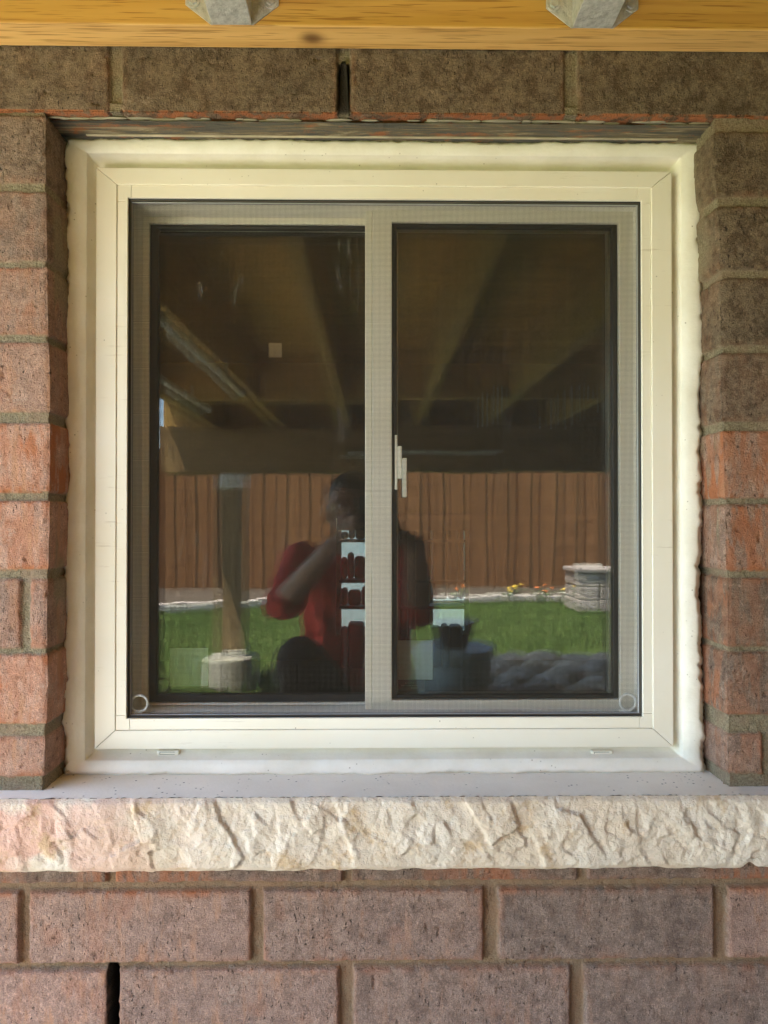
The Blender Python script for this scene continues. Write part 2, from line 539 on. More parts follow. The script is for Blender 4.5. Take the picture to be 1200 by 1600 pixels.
XL, XR = -2.3, 3.4          # how far the house wall runs
FINE = 0.0018
wall = empty('brick_wall', (0, 0, 0), 'brown and reddish brick house wall surrounding the sliding window', 'wall')


def rows_up(z0, n):
    return [(z0 + i * 0.0889, z0 + i * 0.0889 + 0.0785) for i in range(n)]


def fill_row(rects, v0, v1, ref, tone, org=0.0, lo=XL, hi=XR, wide=0.2575, pitch=0.2675):
    k0 = int((lo - ref) / pitch) - 1; k1 = int((hi - ref) / pitch) + 1
    for k in range(k0, k1 + 1):
        a = ref + k * pitch
        b = a + wide
        a = max(a, lo); b = min(b, hi)
        if b - a > 0.01:
            rects.append((a, b, v0, v1, min(1, max(0, tone + rng.uniform(-0.15, 0.15))), org))


# --- top course and everything above it
Z_OPEN = zs(178)
rects = []
row0 = (Z_OPEN, zs(78) + 0.006)
for a, b, tn in ((-185, 168, .16), (187, 527, .12), (547, 885, .13), (905, 1262, .08)):
    rects.append((xs(a), xs(b), row0[0], row0[1], tn, 0.0))
fill_row(rects, *row0, xs(1280), 0.2, lo=xs(1280))
fill_row(rects, *row0, xs(-202) - 0.2575, 0.2, hi=xs(-202))
rects.append((xs(530), xs(543), zs(184), zs(100), 0, 0, 'hole'))
z = row0[1] + 0.0105
for i in range(8):
    fill_row(rects, z, z + 0.0785, 0.07 + (i % 2) * 0.133, 0.2); z += 0.0889
U = axis([(XL, xs(-25), 0.012), (xs(-25), xs(1225), FINE), (xs(1225), XR, 0.012)])
VT = Z_OPEN + 0.72
V = axis([(Z_OPEN - 0.05, Z_OPEN - 0.014, 0.006), (Z_OPEN - 0.014, Z_OPEN + 0.09, FINE * 0.8), (Z_OPEN + 0.09, VT, 0.012)])
# bricks continue round the arris onto the soffit
rects = [(a, b, (Z_OPEN - 0.06 if abs(v0 - Z_OPEN) < 1e-4 and o != 'x' else v0), v1, t_, o, *r) for (a, b, v0, v1, t_, o, *r) in rects]
UU, VV, Hh, mask, rnd, org, drk = lay(rects, U, V, 3, 0.005)
ar = Z_OPEN
fold = VV < ar
Hh = np.where((VV < ar + 0.012) & (mask < 0.5) & (drk < 0.5), Hh * 0.25, Hh)
Hh = Hh - 0.0012 * np.exp(-((VV - ar) / 0.003) ** 2)
org = np.where((VV < ar + 0.0022 + 0.0022 * fbm(UU * 60, VV * 0, 9, 3)) & (mask > 0.3), 1.0, org)
X = UU
Y = np.where(fold, ar - VV, 0.0) - np.where(fold, 0, Hh)
Z = np.where(fold, ar, VV) + np.where(fold, -Hh, 0)
grid_mesh('brick_course', np.stack([X, Y, Z], -1), M_brick, wall, dict(mask=mask, rnd=rnd, org=org, drk=drk), flip=True)

# --- below the sill
rects = []
zt = zs(1275)
fill_row(rects, zs(1378), zt, xs(550), 0.3)
for a, b, tn in ((-337, 32, .62), (47, 393, .60), (412, 755, .48), (778, 1115, .35), (1135, 1480, .62)):
    rects.append((xs(a), xs(b), zs(1503), zs(1391), tn, 0.0))
for a, b, tn in ((-195, 171, .72), (187, 530, .56), (552, 890, .44), (912, 1252, .38)):
    rects.append((xs(a), xs(b), zs(1618), zs(1513), tn, 0.0))
rects.append((xs(172), xs(184), zs(1625), zs(1510), 0, 0, 'hole'))
fill_row(rects, zs(1503), zs(1391), xs(-352) - 0.2575, 0.5, hi=xs(-352))
fill_row(rects, zs(1503), zs(1391), xs(1498), 0.5, lo=xs(1498))
fill_row(rects, zs(1618), zs(1513), xs(-212) - 0.2575, 0.5, hi=xs(-212))
fill_row(rects, zs(1618), zs(1513), xs(1270), 0.5, lo=xs(1270))
z = zs(1618) - 0.0105; i = 0
while z > 0.02:
    fill_row(rects, z - 0.0785, z, xs(47) + (i % 2) * 0.134, 0.5); z -= 0.0889; i += 1
U = axis([(XL, xs(-25), 0.012), (xs(-25), xs(1225), FINE), (xs(1225), XR, 0.012)])
V = axis([(-0.02, zs(1625), 0.012), (zs(1625), zs(1345), FINE), (zs(1345), zs(1252), 0.008)])
UU, VV, Hh, mask, rnd, org, drk = lay(rects, U, V, 13, 0.0075)
org = np.where(mask < 0.3, 0.75, org)
# clay wash that has run down from under the sill
wash = sstep(zs(1405), zs(1388), VV + 0.012 * fbm(UU * 30, UU * 0, 88, 3)) * 0.6 * sstep(0.3, 0.6, vnoise(UU * 14, VV * 8, 19))
org = np.clip(org + wash * (mask > 0.3), 0, 1)
grid_mesh('brick_base', np.stack([UU, -Hh, VV], -1), M_brick, wall, dict(mask=mask, rnd=rnd, org=org, drk=drk), flip=True)

# --- the two jambs, wrapping round into the opening
Lm = [(168, 183), (288, 302), (410, 420), (525, 537), (645, 662), (770, 783), (890, 905), (1012, 1021), (1130, 1150), (1212, 1240)]
Rm = [(180, 200), (303, 318), (418, 432), (537, 549), (657, 672), (778, 788), (893, 904), (1012, 1021), (1120, 1149), (1213, 1240)]
Lrow = [(.30, 0), (.38, .05), (.55, .22), (.62, .1), (.90, .5), (.92, .55), (.62, .2), (.95, .45), (.72, .25)]
Rrow = [(.08, 0), (.10, 0), (.10, 0), (.16, .08), (.60, .6), (.50, .75), (.25, .3), (.30, .35), (.45, .2)]
Lret = [0, 0, .1, .15, .9, .05, .1, .35, .1]
Rret = [.05, .15, .15, .2, .8, .05, .55, .6, .3]
Ledge = [70, 72, 74, 78, 79, 78, 75, 77, 72]
Redge = [1117, 1126, 1127, 1126, 1131, 1133, 1136, 1134, 1135]
for side, Mm, Rw, Rt, Eg in ((-1, Lm, Lrow, Lret, Ledge), (1, Rm, Rrow, Rret, Redge)):
    # work with s = distance outwards from the corner (positive) and into the reveal (negative)
    far = (XR if side > 0 else -XL)
    rects = []
    for k in range(9):
        v1, v0 = zs(Mm[k][1]), zs(Mm[k + 1][0])
        tone, og = Rw[k]
        full = 0.2575
        end = 0.0 + full if k % 2 == 0 else 0.125
        if side < 0 and k == 6:      # the short closer with its joint in view
            end = (Ledge[6] - 47) * M
        if side > 0 and k == 8: end = (1193 - 1135) * M
        rects.append((-0.2, end, v0, v1, tone, og))
        a = end + 0.0105
        while a < far:
            rects.append((a, min(a + full, far), v0, v1, min(1, max(0, tone + rng.uniform(-.12, .12))), og * 0.7))
            a += 0.2675
    cx = xs(75) if side < 0 else xs(1130)
    outer = abs((XL if side < 0 else XR) - cx)
    vis = 0.13
    S = axis([(-0.115, -0.006, FINE), (-0.006, 0.006, 0.0012), (0.006, vis, FINE), (vis, outer, 0.012)])
    V = axis([(zs(1236), zs(1210), FINE), (zs(1210), Z_OPEN + 0.004, FINE)])
    SS, VV, Hh, mask, rnd, org, drk = lay(rects, S, V, 23 + side, 0.0038)
    # per-row return colour
    for k in range(9):
        v1, v0 = zs(Mm[k][1]), zs(Mm[k + 1][0])
        sel = (SS < -0.002) & (VV > v0) & (VV < v1) & (mask > 0.3)
        patch = sstep(0.35, 0.6, vnoise(SS * 45, VV * 25, 60 + k))
        org = np.where(sel, Rt[k] * (0.45 + 0.55 * patch) + org * 0.3, org)
    # mortar smears on the reveal
    smear = sstep(0.55, 0.68, fbm(SS * 26, VV * 9, 31 + side, 4) + 0.5) * (SS < -0.012)
    mask = mask * (1 - 0.8 * smear); org = org * (1 - 0.8 * smear)
    Hh = Hh + smear * 0.0022
    cen = np.array([(zs(Mm[k][1]) + zs(Mm[k + 1][0])) / 2 for k in range(9)])[::-1]
    eg = np.array([xs(e) for e in Eg])[::-1]
    C = np.interp(VV, cen, eg)
    w = 1 - sstep(0.0, 0.13, SS)
    Cx = cx + (C - cx) * w
    rr = 0.0035
    ang = np.clip((SS + rr) / (2 * rr), 0, 1) * (math.pi / 2)       # 0 = reveal, pi/2 = face
    nx = np.cos(ang) * (-side); ny = -np.sin(ang)
    bx = np.where(SS > 0, SS, 0.0) * side
    by = np.where(SS < 0, -SS, 0.0)
    chip = 0.0022 * fbm(VV * 120, SS * 60, 71 + side, 3) * np.exp(-(SS / 0.006) ** 2) - 0.0016 * np.exp(-(SS / 0.004) ** 2)
    hh = Hh + chip
    V3 = np.stack([Cx + bx + nx * hh, by + ny * hh, VV], -1)
    grid_mesh('brick_jamb', V3, M_brick, wall, dict(mask=mask, rnd=rnd, org=org, drk=drk), flip=(side > 0))

# ------------------------------------------------------------------ steel lintel
lin = empty('steel_lintel', (0, 0.03, Z_OPEN), 'dark rust streaked steel lintel spanning the top of the window opening', 'lintel')
x0, x1 = xs(55), xs(1150)
U = np.linspace(x0, x1, 420); Vd = np.linspace(0.010, 0.110, 40)
UU, DD = np.meshgrid(U, Vd, indexing='ij')
Zl = Z_OPEN - 0.001 - 0.0022 * (fbm(UU * 25, DD * 120, 4, 4) + 0.5) - 0.003 * np.exp(-((DD - 0.038 - 0.002 * fbm(UU * 8, DD * 0, 7)) / 0.0016) ** 2) \
    - 0.004 * sstep(0.046, 0.052, DD) - 0.0025 * (1 - sstep(0.010, 0.016 + 0.004 * fbm(UU * 30, DD * 0, 6), DD))
o = grid_mesh('steel_plate', np.stack([UU, DD, Zl], -1), M_lintel); child(o, lin)
# cement dabs left along the joint between the brick and the steel
rr_ = random.Random(5)
bm = bmesh.new()
for i in range(70):
    x = rr_.uniform(xs(80), xs(1115))
    bm_ball(bm, (x, 0.0115 + rr_.uniform(-.001, .003), Z_OPEN - 0.001), (rr_.uniform(.004, .018), rr_.uniform(.001, .003), rr_.uniform(.0008, .0022)), 10)
M_mort = plain('cement_dab', (0.30, 0.265, 0.20), 0.9, 0.6, 500)
o = bm_obj('cement_smear', bm, M_mort, None, True); o['kind'] = 'stuff'; child(o, lin)
# soffit edge of the steel that shows a paler stripe
bm = bmesh.new()
bm_box(bm, (xs(110), 0.0395, Z_OPEN - 0.0062), (xs(1085), 0.0425, Z_OPEN - 0.0035), 0.0007)
o = bm_obj('sealant_strip', bm, plain('old_sealant', (0.42, 0.36, 0.26), 0.7, 0.5, 200, vs=20, var=0.3)); child(o, lin)

# ------------------------------------------------------------------ stone sill
sill = empty('stone_sill', (0, 0, 0.69), 'pale rock-faced limestone sill with smooth grey top under the window', 'sill')
ZT = P(584, 1248, -0.026).z
ZB = P(584, 1361, -0.026).z
sx0, sx1 = -1.3, 1.35
U = axis([(sx0, xs(-20), 0.01), (xs(-20), xs(1220), 0.0021), (xs(1220), sx1, 0.01)])
V = np.linspace(0, 1, 46)
UU, VV = np.meshgrid(U, V, indexing='ij')
H_ = ZT - ZB
zz = VV * H_


def facets(x, z, seed, size):
    """chiselled faces: tilted planes, one per jittered cell"""
    gx = x / size; gz = z / size
    best = np.full(x.shape, 1e9); second = np.full(x.shape, 1e9); val = np.zeros(x.shape)
    xi = np.floor(gx).astype(int); zi = np.floor(gz).astype(int)
    for dx in (-1, 0, 1):
        for dz in (-1, 0, 1):
            cx_, cz_ = xi + dx, zi + dz
            r1 = vnoise(cx_ * 1.0, cz_ * 1.0, seed); r2 = vnoise(cx_ * 1.0, cz_ * 1.0, seed + 1)
            r3 = vnoise(cx_ * 1.0, cz_ * 1.0, seed + 2); r4 = vnoise(cx_ * 1.0, cz_ * 1.0, seed + 3); r5 = vnoise(cx_ * 1.0, cz_ * 1.0, seed + 4)
            ddx = gx - (cx_ + r1); ddz = gz - (cz_ + r2)
            d = ddx ** 2 + ddz ** 2
            pl = (r3 - .5) * ddx * 1.3 + (r4 - .5) * ddz * 1.3 + (r5 - .5) * 0.9
            val = np.where(d < best, pl, val); best = np.minimum(best, d)
    return val


wx = UU + 0.014 * fbm(UU * 22, zz * 22, 91, 3) + zz * 0.18; wz = zz + 0.014 * fbm(UU * 22, zz * 22, 92, 3)
Fh = 0.0044 * facets(wx, wz * 0.7, 301, 0.052) + 0.0030 * facets(wx, wz, 331, 0.019) + 0.006 * fbm(UU * 12, zz * 12, 55, 4) \
    + 0.0042 * fbm(UU * 75, zz * 75, 56, 5) + 0.0012 * (vnoise(UU * 330, zz * 330, 57) - .5)
prof = 0.010 * np.sin(np.clip(VV, 0, 1) * math.pi) ** 0.6
edge_in = 0.006 * (1 - sstep(0, 0.06, VV)) * 0.4 + 0.003 * (1 - sstep(0.0, 0.05, 1 - VV))
amp = 0.25 + 0.75 * np.sin(np.clip(VV, 0.0, 1) * math.pi) ** 0.5
Yf = -0.0245 - prof * 0.6 - Fh * amp + edge_in
zb = 0.0020 * fbm(UU * 45, VV * 0, 44, 4) * (VV < 0.02) * 2
Zf = ZB + zz + zb - 0.006 * np.exp(-((UU - xs(1152)) / 0.006) ** 2) * -1 * (VV < 0.15)
o = grid_mesh('rock_face', np.stack([UU, Yf, Zf], -1), M_sillface, None, None, flip=True); child(o, sill)
top_edge = Yf[:, -1].copy()
Vt = np.linspace(0, 1, 40)
UU, TT = np.meshgrid(U, Vt, indexing='ij')
Yt = top_edge[:, None] + (0.12 - top_edge[:, None]) * TT
rough_e = 0.0016 * (vnoise(UU * 350, UU * 0, 12) - .3) * np.exp(-TT / 0.02)
Zt = Zf[:, -1][:, None] - 0.0 + 0.0005 * fbm(UU * 10, TT * 3, 15, 3) + rough_e - 0.0
o = grid_mesh('sill_top', np.stack([UU, Yt, Zt], -1), M_silltop, None, None, flip=True); child(o, sill)
# underside and ends
vs = []; fs = []
n = len(U)
for i in range(n):
    vs += [(U[i], Yf[i, 0], Zf[i, 0]), (U[i], 0.12, ZB)]
for i in range(n - 1):
    fs.append((2 * i, 2 * i + 2, 2 * i + 3, 2 * i + 1))
o = mesh_obj('sill_underside', vs, fs, M_sillface); child(o, sill)

# ------------------------------------------------------------------ window
win = empty('sliding_window', (0, 0.055, 0.69), 'cream vinyl two-pane sliding window with fine insect screen across it', 'window')


def rect_at(l, t, r, b, Y):
    a = P(l, t, Y); c = P(r, b, Y)
    a2 = P(l, b, Y); c2 = P(r, t, Y)
    return ((a.x + a2.x) / 2, (a.z + c2.z) / 2, (c.x + c2.x) / 2, (c.z + a2.z) / 2, Y)


def sweep(name, loops, m, parent, seg=70, noise0=0.0, fn=None):
    """surface through closed rectangular loops (l, t, r, b, Y)"""
    rows = []
    for j, (l, t, r, b, Y) in enumerate(loops):
        pts = []
        for (ax, az), (bx_, bz) in (((l, t), (r, t)), ((r, t), (r, b)), ((r, b), (l, b)), ((l, b), (l, t))):
            for s in range(seg):
                f = s / seg
                pts.append((ax + (bx_ - ax) * f, Y, az + (bz - az) * f))
        rows.append(pts)
    V = np.array(rows)
    if fn is not None: V = fn(V)
    n, k = V.shape[:2]
    verts = V.reshape(-1, 3)
    faces = []
    for i in range(n - 1):
        for j in range(k):
            j2 = (j + 1) % k
            faces.append((i * k + j, i * k + j2, (i + 1) * k + j2, (i + 1) * k + j))
    o = mesh_obj(name, verts, faces, m, None, True)
    bmn = bmesh.new(); bmn.from_mesh(o.data); bmesh.ops.recalc_face_normals(bmn, faces=bmn.faces)
    if sum(f.normal.y * f.calc_area() for f in bmn.faces) > 0:
        bmesh.ops.reverse_faces(bmn, faces=bmn.faces)
    bmn.to_mesh(o.data); bmn.free()
    return child(o, parent)


# outer capping: sloppy painted caulk that runs from the brick down into a cove
L0b = rect_at(100, 217, 1098, 1212, 0.060)
L0 = rect_at(104, 222, 1093, 1207, 0.0482)
L1 = rect_at(105.2, 223.2, 1091.8, 1205.8, 0.0474)
L1b = rect_at(109, 226, 1088, 1203, 0.0474)
L2 = rect_at(133.5, 242, 1066, 1187, 0.0482)
L2b = rect_at(134.6, 243, 1065, 1186, 0.0492)
L3 = rect_at(143, 254, 1055, 1178, 0.0610)
L4 = rect_at(151, 262, 1046, 1171, 0.0668)
L5 = rect_at(160, 270, 1040, 1165, 0.0675)


def caulk_fn(V):
    n, k = V.shape[:2]
    idx = np.arange(k)
    for i in range(n):
        a = (0.0115, 0.0115, 0.0112, 0.0085, 0.0008, 0.0008, 0.0004, 0.0, 0.0)[i]
        d1 = fbm(V[7, :, 0] * 40 + 3, V[7, :, 2] * 40, 201, 5) * a
        d2 = fbm(V[7, :, 0] * 7 + 3, V[7, :, 2] * 7, 206, 3) * a * 0.8
        d3 = fbm(V[7, :, 0] * 140, V[7, :, 2] * 140, 211, 3) * a * 0.8
        tot = d1 + d2 + d3
        cx_, cz_ = (V[i, :, 0].max() + V[i, :, 0].min()) / 2, (V[i, :, 2].max() + V[i, :, 2].min()) / 2
        side = np.abs(V[i, :, 0] - cx_) / (np.ptp(V[i, :, 0]) / 2) > np.abs(V[i, :, 2] - cz_) / (np.ptp(V[i, :, 2]) / 2)
        V[i, :, 0] += np.where(side, tot, 0) * np.sign(V[i, :, 0] - cx_)
        V[i, :, 2] += np.where(~side, tot * 0.35, 0) * np.sign(V[i, :, 2] - cz_)
        V[i, :, 1] += 0.0006 * fbm(idx * 0.05, idx * 0 + i * 0.3, 203, 3) if i < 6 else 0
    return V


sweep('trim_capping', [L0b, L0, L1, L1b, L2, L2b, L3, L4, L5], M_caulk, win, 400, fn=caulk_fn)

# mitred brickmould face, four members
F0 = rect_at(149, 265, 1051, 1169, 0.0505)
F1 = rect_at(181, 290.5, 1019, 1140, 0.0505)
g = 0.00022


def mitred(name, A, B, y0, y1, m, parent, gap=0.00022, bev=0.0009):
    la, ta, ra, ba, _ = A; lb, tb, rb, bb, _ = B
    polys = [[(la + gap, ta), (ra - gap, ta), (rb - gap, tb), (lb + gap, tb)],
             [(ra, ta - gap), (ra, ba + gap), (rb, bb + gap), (rb, tb - gap)],
             [(ra - gap, ba), (la + gap, ba), (lb + gap, bb), (rb - gap, bb)],
             [(la, ba + gap), (la, ta - gap), (lb, tb - gap), (lb, bb + gap)]]
    for p in polys:
        child(prism(name, p, y0, y1, m, None, bev), parent)


mitred('frame_rail', F0, F1, 0.0505, 0.075, M_frame, win)
# dark backing that shows as hairlines in the joints
B0 = rect_at(152, 268, 1048, 1166, 0.053); B1 = rect_at(203, 316, 999, 1117, 0.056)
sweep('frame_backing', [(*B0[:4], 0.0535), (*F1[:4], 0.0545), (*B1[:4], 0.0572)], M_groove, win, 4)
# inner bead with corner keys
G0 = rect_at(182, 291.5, 1018, 1139, 0.0522); G1 = rect_at(198.5, 311, 1003.5, 1121.5, 0.0522)
l0, t0, r0, b0, _ = G0; l1, t1, r1, b1, _ = G1
kx = l1 + 0.004; kxr = r1 - 0.004; kt = t1 - 0.004; kb = b1 + 0.004
e = 0.0002
for p in ([(kx + e, t0), (kxr - e, t0), (kxr - e, t1), (kx + e, t1)], [(kx + e, b1), (kxr - e, b1), (kxr - e, b0), (kx + e, b0)],
          [(l0, kt - e), (l1, kt - e), (l1, kb + e), (l0, kb + e)], [(r1, kt - e), (r0, kt - e), (r0, kb + e), (r1, kb + e)]):
    child(prism('frame_bead', p, 0.0522, 0.064, M_frame, None, 0.0006), win)
for p in ([(l0, t0), (kx, t0), (kx, t1), (l1, t1), (l1, kt), (l0, kt)], [(kxr, t0), (r0, t0), (r0, kt), (r1, kt), (r1, t1), (kxr, t1)],
          [(l0, kb), (l1, kb), (l1, b1), (kx, b1), (kx, b0), (l0, b0)], [(r1, kb), (r0, kb), (r0, b0), (kxr, b0), (kxr, b1), (r1, b1)]):
    child(prism('corner_key', p, 0.0521, 0.064, M_frame, None, 0.0005), win)
# weep slots at the foot of the frame
for px in (262, 941):
    c = P(px, 1177.0, 0.0592)
    bm = bmesh.new()
    bm_box(bm, (c.x - 0.0135, 0.0592, c.z - 0.0030), (c.x + 0.0135, 0.0680, c.z + 0.0030), 0.0022, 3)
    cov = child(bm_obj('weep_cover', bm, M_frame), win)
    bm = bmesh.new()
    for (a, b_) in (((-0.0095, -0.0016), (0.0085, -0.0012)), ((-0.0095, 0.0012), (0.0085, 0.0016)), ((-0.0097, -0.0016), (-0.0092, 0.0016))):
        bm_box(bm, (c.x + a[0], 0.0589, c.z + a[1]), (c.x + b_[0], 0.0594, c.z + b_[1]))
    o = bm_obj('weep_slot', bm, M_groove, None); o.parent = cov

# deep inner jamb of the frame (the box the sashes slide in)
J = rect_at(199, 312, 1003, 1121, 0.0575)
Jd = (J[0] + .0005, J[1] - .0005, J[2] - .0005, J[3] + .0005)
sweep('sash_track', [(*Jd, 0.0575), (*Jd, 0.075), (Jd[0] + .003, Jd[1] - .004, Jd[2] - .003, Jd[3] + .004, 0.0765), (Jd[0] + .003, Jd[1] - .004, Jd[2] - .003, Jd[3] + .004, 0.135),
                     (Jd[0] - .02, Jd[1] + .02, Jd[2] + .02, Jd[3] - .02, 0.135)], M_sash, win, 6)


def ring(name, A, B, y0, y1, m, parent, bev=0.0007, rootloc=None):
    """closed rectangular ring A outside, B inside, extruded y0..y1"""
    bm = bmesh.new()
    o_ = [(A[0], A[1]), (A[2], A[1]), (A[2], A[3]), (A[0], A[3])]
    i_ = [(B[0], B[1]), (B[2], B[1]), (B[2], B[3]), (B[0], B[3])]
    fo = [bm.verts.new((x, y0, z)) for x, z in o_]; fi = [bm.verts.new((x, y0, z)) for x, z in i_]
    ko = [bm.verts.new((x, y1, z)) for x, z in o_]; ki = [bm.verts.new((x, y1, z)) for x, z in i_]
    for k in range(4):
        q = (k + 1) % 4
        bm.faces.new((fo[k], fo[q], fi[q], fi[k])); bm.faces.new((ko[k], ki[k], ki[q], ko[q]))
        bm.faces.new((fo[k], ko[k], ko[q], fo[q])); bm.faces.new((fi[k], fi[q], ki[q], ki[k]))
    bmesh.ops.recalc_face_normals(bm, faces=bm.faces)
    if bev:
        es = [e_ for e_ in bm.edges if all(v in fo for v in e_.verts) or all(v in fi for v in e_.verts)]
        bmesh.ops.bevel(bm, geom=es, offset=bev, segments=2, affect='EDGES', profile=0.5)
    o = bm_obj(name, bm, m)
    return child(o, parent) if parent else o


def sub(o, part):
    o.parent = part            # built in the same world space as its part
    return o


def pane(a, b, yaw):
    bm = bmesh.new(); vs_ = bm_box(bm, a, b); c_ = [(a[i] + b[i]) / 2 for i in range(3)]
    for v in vs_: v.co.y += (v.co.x - c_[0]) * math.tan(math.radians(yaw)) + (v.co.z - c_[2]) * math.tan(math.radians(yaw * 0.3))
    return bm_obj('glass_pane', bm, M_glass)


# fixed right-hand sash (nearer) with the meeting stile
YS = 0.0765
S0 = rect_at(582, 321, 1001, 1113, YS); S1 = rect_at(612.5, 347, 968, 1093.5, YS)
fs_ = ring('fixed_sash', S0, S1, YS, YS + 0.030, M_sash, win, 0.0012)
fs_['label'] = 'right hand fixed sash'
I1 = rect_at(620, 357, 956, 1085, YS + 0.008)
sub(ring('gasket', (S1[0] + .0001, S1[1] - .0001, S1[2] - .0001, S1[3] + .0001), I1, YS + 0.005, YS + 0.014, M_black, None, 0.0015), fs_)
sub(pane((S1[0], YS + 0.0095, S1[3]), (S1[2], YS + 0.0125, S1[1]), 0.0), fs_)
sub(pane((S1[0], YS + 0.0255, S1[3]), (S1[2], YS + 0.0285, S1[1]), -0.35), fs_)
Iq = rect_at(622, 360, 950, 1083, YS + 0.014)
sub(ring('spacer_bar', (S1[0] + .001, S1[1] - .001, S1[2] - .001, S1[3] + .001), Iq, YS + 0.0127, YS + 0.0243, plain('spacer_alu', (0.30, 0.29, 0.26), 0.35, metal=0.8), None, 0.0004), fs_)

# sliding left-hand sash (deeper)
YL = 0.103
T0 = rect_at(207, 322, 583, 1113, YL); T1 = rect_at(232, 350, 571, 1098, YL)
T0 = (T0[0], T0[1], S0[0] + 0.02, T0[3])
ss_ = ring('sliding_sash', T0, (T1[0], T1[1], T1[2] + 0.004, T1[3]), YL, YL + 0.026, M_sash, win, 0.0012)
ss_['label'] = 'left hand sliding sash set further back'
I2 = rect_at(247, 359, 568, 1084, YL + 0.006)
sub(ring('gasket', (T1[0] + .0001, T1[1] - .0001, T1[2] + .0039, T1[3] + .0001), (I2[0], I2[1], T1[2] + 0.001, I2[3]), YL + 0.003, YL + 0.011, M_black, None, 0.0015), ss_)
sub(pane((T1[0], YL + 0.0075, T1[3]), (T1[2] + .004, YL + 0.0105, T1[1]), 0.0), ss_)
sub(pane((T1[0], YL + 0.0215, T1[3]), (T1[2] + .004, YL + 0.0245, T1[1]), 0.45), ss_)
# outer meeting stile strip that overlaps the left glass
Q0 = P(570.5, 321, YS - .001); Q1 = P(581.2, 1113, YS - .001)
child(box('meeting_stile', (Q0.x, YS + 0.003, Q1.z), (Q1.x, YL - 0.001, Q0.z), M_sash, None, 0.0012), win)

# latch on the fixed pane side of the meeting stile
hx = P(618, 680, YS).x
lat = None
for i, (l, t, r, b, y0, y1) in enumerate(((617, 679, 621, 765, .002, .009), (621.5, 697, 628, 748, -.001, .009), (628.5, 716, 635.5, 777, -.006, .004))):
    a = P(l, t, YS); c = P(r, b, YS)
    o = box('window_latch' if i == 0 else 'latch_lever', (a.x, YS + y0, c.z), (c.x, YS + y1, a.z), M_frame, None, 0.0009)
    if i == 0: lat = child(o, win)
    else: sub(o, lat)

# stickers on the inside of the glass
M_paper = plain('paper_label', (0.52, 0.55, 0.55), 0.7)
M_paperg = plain('greenish_label', (0.60, 0.66, 0.58), 0.7)
M_dlabel = plain('dark_label', (0.03, 0.03, 0.032), 0.5)
M_ink = plain('label_print', (0.35, 0.35, 0.35), 0.6)
YQ = YS + 0.0310
a = P(618, 1001, YQ); c = P(676, 1062, YQ)
st_ = sub(box('glass_label', (a.x, YQ, c.z), (c.x, YQ + 0.0012, a.z), M_paper), fs_)
a = P(618, 1062.5, YQ); c = P(664, 1085, YQ)
st2_ = sub(box('glass_label', (a.x, YQ, c.z), (c.x, YQ + 0.0012, a.z), M_dlabel), fs_)
bm = bmesh.new()
for ly, l, r in ((1067, 633, 647), (1071, 627, 652), (1075, 642, 652)):
    x = l
    while x < r:
        w_ = random.uniform(1.2, 2.6)
        a = P(x, ly - 1.0, YQ); c = P(min(x + w_, r), ly + 0.8, YQ)
        bm_box(bm, (a.x, YQ - 0.0006, c.z), (c.x, YQ - 0.0001, a.z)); x += w_ + 0.8
o = bm_obj('label_print', bm, M_ink); o['kind'] = 'stuff'; sub(o, fs_)
YP = YL + 0.0275
a = P(265, 1013, YP); c = P(325, 1072, YP)
sub(box('glass_label', (a.x, YP, c.z), (c.x, YP + 0.0012, a.z), M_paperg), ss_)
a = P(420, 536, YP); c = P(440, 558, YP)
sub(box('glass_label', (a.x, YP, c.z), (c.x, YP + 0.0012, a.z), plain('tan_label', (0.42, 0.27, 0.18), 0.7)), ss_)

# insect screen: frame, spline, woven wires, pull tabs
YM = 0.0615
C0 = rect_at(196.5, 310, 1005, 1123.5, YM); C1 = rect_at(204.5, 318, 997.5, 1116, YM)
scf = ring('screen_frame', C0, C1, YM - 0.006, YM + 0.004, M_black, win, 0.0008)
C2 = rect_at(205, 318, 997, 1115.5, YM)
sub(ring('screen_spline', (C1[0] + .0003, C1[1] - .0003, C1[2] - .0003, C1[3] + .0003), (C1[0] + .0013, C1[1] - .0013, C1[2] - .0013, C1[3] + .0013), YM - 0.0012, YM + 0.0035, M_spline, None, 0.0003), scf)
pitch = 0.00148; wr = 0.000138
vs = []; fs2 = []


def wire(p0, p1, ax, r):
    k = len(vs)
    for p in (p0, p1):
        for (a_, b__) in ((-1, 0), (0, -1), (1, 0), (0, 1)):
            vs.append((p[0] + (a_ * r if ax == 2 else 0), p[1] + b__ * r, p[2] + (a_ * r if ax == 0 else 0)))
    for q in range(4):
        fs2.append((k + q, k + (q + 1) % 4, k + 4 + (q + 1) % 4, k + 4 + q))


x = C1[0]; i = 0
while x < C1[2]:
    jx = 0.00008 * math.sin(i * 0.37) + random.uniform(-.00009, .00009)
    wire((x + jx, YM, C1[3]), (x + jx * 0.3, YM, C1[1]), 2, wr); x += pitch; i += 1
zc = C1[3]; i = 0
while zc < C1[1]:
    jz = random.uniform(-.00009, .00009)
    if i % 38 == 20: jz += 0.0004
    wire((C1[0], YM + 0.0002, zc + jz), (C1[2], YM + 0.0002, zc - jz * .3), 0, wr); zc += pitch; i += 1
o = mesh_obj('screen_mesh', vs, fs2, M_wire); sub(o, scf)


